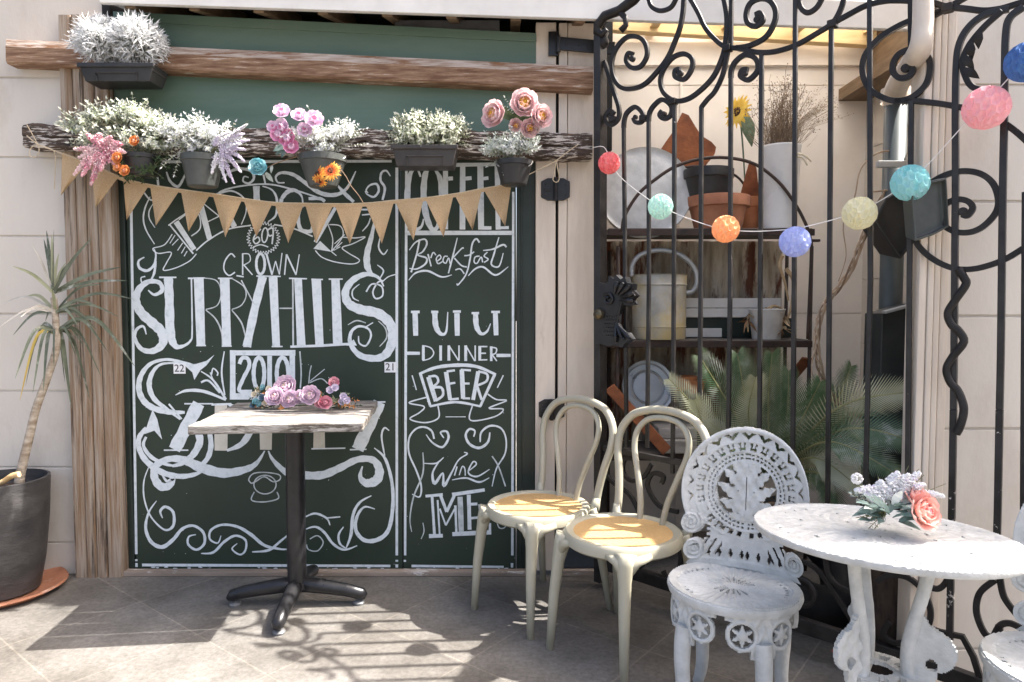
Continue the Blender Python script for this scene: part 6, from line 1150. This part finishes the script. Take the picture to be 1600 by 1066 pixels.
# twisted dry vine
vn = thing('dry_vine', 'twisted tan dry vine hanging from the pipe down to the cycad palm', 'vine', at(1290, 620, 2.75))
base = [(1412, 250), (1385, 300), (1360, 345), (1345, 380), (1330, 420), (1310, 450), (1292, 472), (1280, 500), (1276, 540), (1282, 580), (1290, 605), (1318, 640), (1345, 650), (1385, 655), (1410, 680)]
for k in range(4):
    q = spl(base, 5); pth = []
    for i, (x, y) in enumerate(q): a = i * .5 + k * pi / 2; pth.append(at(x + 4.2 * cos(a), y + 2.5 * sin(a), 2.62 + .012 * sin(a)))
    MB().tube(pth, .0038, 6).build('strand', M['twig'] if k == 0 else lm('tan_vine' if 'tan_vine' not in bpy.data.materials else 'tan_vine', (.34, .23, .14), (.52, .39, .27), 0, 30), vn, smooth=True)
for pts in (((1405, 235), (1370, 240), (1345, 265), (1335, 310), (1318, 350), (1322, 400), (1310, 440)), ((1412, 240), (1418, 200), (1432, 170), (1440, 185), (1425, 215)), ((1400, 255), (1422, 235), (1436, 205)), ((1360, 300), (1395, 296), (1420, 285)), ((1290, 600), (1310, 625), (1330, 642), (1340, 640)), ((1385, 655), (1400, 690), (1415, 735)), ((1276, 540), (1268, 570), (1272, 600))): MB().tube(vspl([at(x, y, 2.6) for x, y in pts], 5), [.0035, .0018], 5).build('tendril', bpy.data.materials['tan_vine'], vn, smooth=True)
for i, (x, y) in enumerate(((1380, 690), (1385, 694))):
    pass
mb = MB()
for i in range(14): mb.leaf(at(1381, 692, 2.5), rv(), rv(), .035, .014, .6, 0, 3, .3)
tag(mb.build('dead_leaf_curl', bpy.data.materials['dried_leaf_tan'], recalc=False), 'curled tan dead leaf caught on the cycad fronds', 'leaf')
# ------------------------------------------------------------------ pipes, tubs and bin in the right of the recess
dp = thing('downpipe', 'white upper bend and grey lower length of a rainwater downpipe', 'pipe', at(1403, 600, 2.62))
MB().tube(vspl([at(x, y, Y_) for x, y, Y_ in ((1442, -25, 2.09), (1442, 40, 2.09), (1438, 75, 2.10), (1424, 100, 2.22), (1408, 124, 2.46), (1400, 140, 2.58), (1399, 158, 2.62))], 6), [.026, .042], 18).build('pipe_bend', M['cream'], dp, smooth=True)
MB().lathe([(.05, 0), (.05, .05), (.045, .05)], at(1399, 160, 2.62), 24).build('pipe_collar', M['cream'], dp, smooth=True, ang=40)
MB().tube([at(1400, 158, 2.62), V(at(1400, 158, 2.62).x, 2.62, .02)], .040, 18).build('pipe', mat('grey_pvc', (.05, .06, .06), (.085, .10, .10), 5, .45), dp, smooth=True)
c = at(1385, 257, 2.58); MB().box(c - V(.035, .01, .012), c + V(.07, .01, .012)).build('pipe_bracket', M['galv'], dp, bevel=.002)
def tub(name, label, pts, Y, dep, m_):
    q = [at(x, y, Y) for x, y in pts]; cc_ = sum(q, V(0, 0, 0)) / len(q); bk = [cc_ + (p - cc_) * .8 + V(0, dep, 0) for p in q]; n_ = len(q); mb = MB()
    inn = [cc_ + (p - cc_) * .90 for p in q]; mb.add(q + bk + inn, [tuple(range(n_, 2 * n_))] + [(i, (i + 1) % n_, n_ + (i + 1) % n_, n_ + i) for i in range(n_)] + [(i, 2 * n_ + i, 2 * n_ + (i + 1) % n_, (i + 1) % n_) for i in range(n_)]); c3 = [p + V(0, .02, 0) for p in inn]
    o = len(mb.v); mb.add(inn + c3, [(i, n_ + i, n_ + (i + 1) % n_, (i + 1) % n_) for i in range(n_)] + [tuple(range(n_, 2 * n_))])
    return tag(mb.build(name, m_, bevel=.006), label, 'tub')
tub('hanging_tub', 'tilted black square tub hanging behind the lemon paper ball', ((1366, 345), (1385, 308), (1412, 292), (1430, 330), (1425, 385), (1408, 406)), 2.42, .14, M['plastic_dk'])
tub('hanging_tub', 'dark grey rounded tub hanging beside the big iron scroll', ((1424, 300), (1450, 282), (1480, 276), (1484, 355), (1460, 368), (1430, 378)), 2.06, .07, M['pot_grey'])
bn = thing('metal_bin', 'dark green metal bin with a pale slanted lid edge in the recess corner', 'bin', V(at(1408, 850, 2.5).x, 2.5, 0))
a, b_ = at(1378, 490, 2.42), at(1436, 474, 2.42)
MB().prism([a, b_, V(b_.x, 2.42, .02), V(a.x, 2.42, .02)], (0, .12, 0)).build('body', mat('dark_green_grey_metal', (.016, .020, .020), (.03, .035, .035), 6, .4, .2), bn, bevel=.004)
MB().beam(a + V(0, -.012, .004), b_ + V(0, -.012, .004), (0, 0, 1), .03, .010).build('lid_edge', M['galv'], bn, bevel=.002)
# tyre and log at the gate's foot
c = at(1250, 930, 2.72); ty = thing('old_tyre', 'old black tyre leaning low behind the gate', 'tyre', V(c.x, c.y, 0))
MB().lathe([(.13, -.06), (.16, -.075), (.22, -.085), (.26, -.075), (.275, -.04), (.278, 0), (.275, .04), (.26, .075), (.22, .085), (.16, .075), (.13, .06), (.125, 0), (.13, -.06)], V(c.x, c.y, .20), 48, 0, V(.35, -.6, .72)).build('tread', mat('black_rubber', (.012, .012, .012), (.024, .023, .022), 14, .7, .6, 50), ty, smooth=True)
c = at(1385, 960, 2.30); lg = thing('log_stump', 'short dark barked log stump behind the gate scrolls', 'log', V(c.x, c.y, 0))
MB().lathe([(0, 0), (.10, 0), (.105, .05), (.10, .2), (.102, .36), (.095, .365), (0, .36)], V(c.x, c.y, 0), 28).build('bark', mat('dark_bark', (.025, .017, .012), (.08, .055, .04), 12, .9, 2.5, 20, stretch=(3, 3, .7)), lg, smooth=True, ang=40)
lf = MB(); c = onz(1300, 1022, .004)
for d in ((1, .3), (.8, -.2), (.2, -.6)): lf.leaf(c + V(0, 0, .006), V(d[0], d[1], .25), V(0, 0, 1), .06, .03, .5, 0, 4, .5)
tag(lf.build('fallen_leaf', mat('red_dry_leaf', (.30, .06, .04), (.42, .14, .09), 30, .7), recalc=False), 'red brown curled leaf fallen on the paving by the white chair', 'leaf')
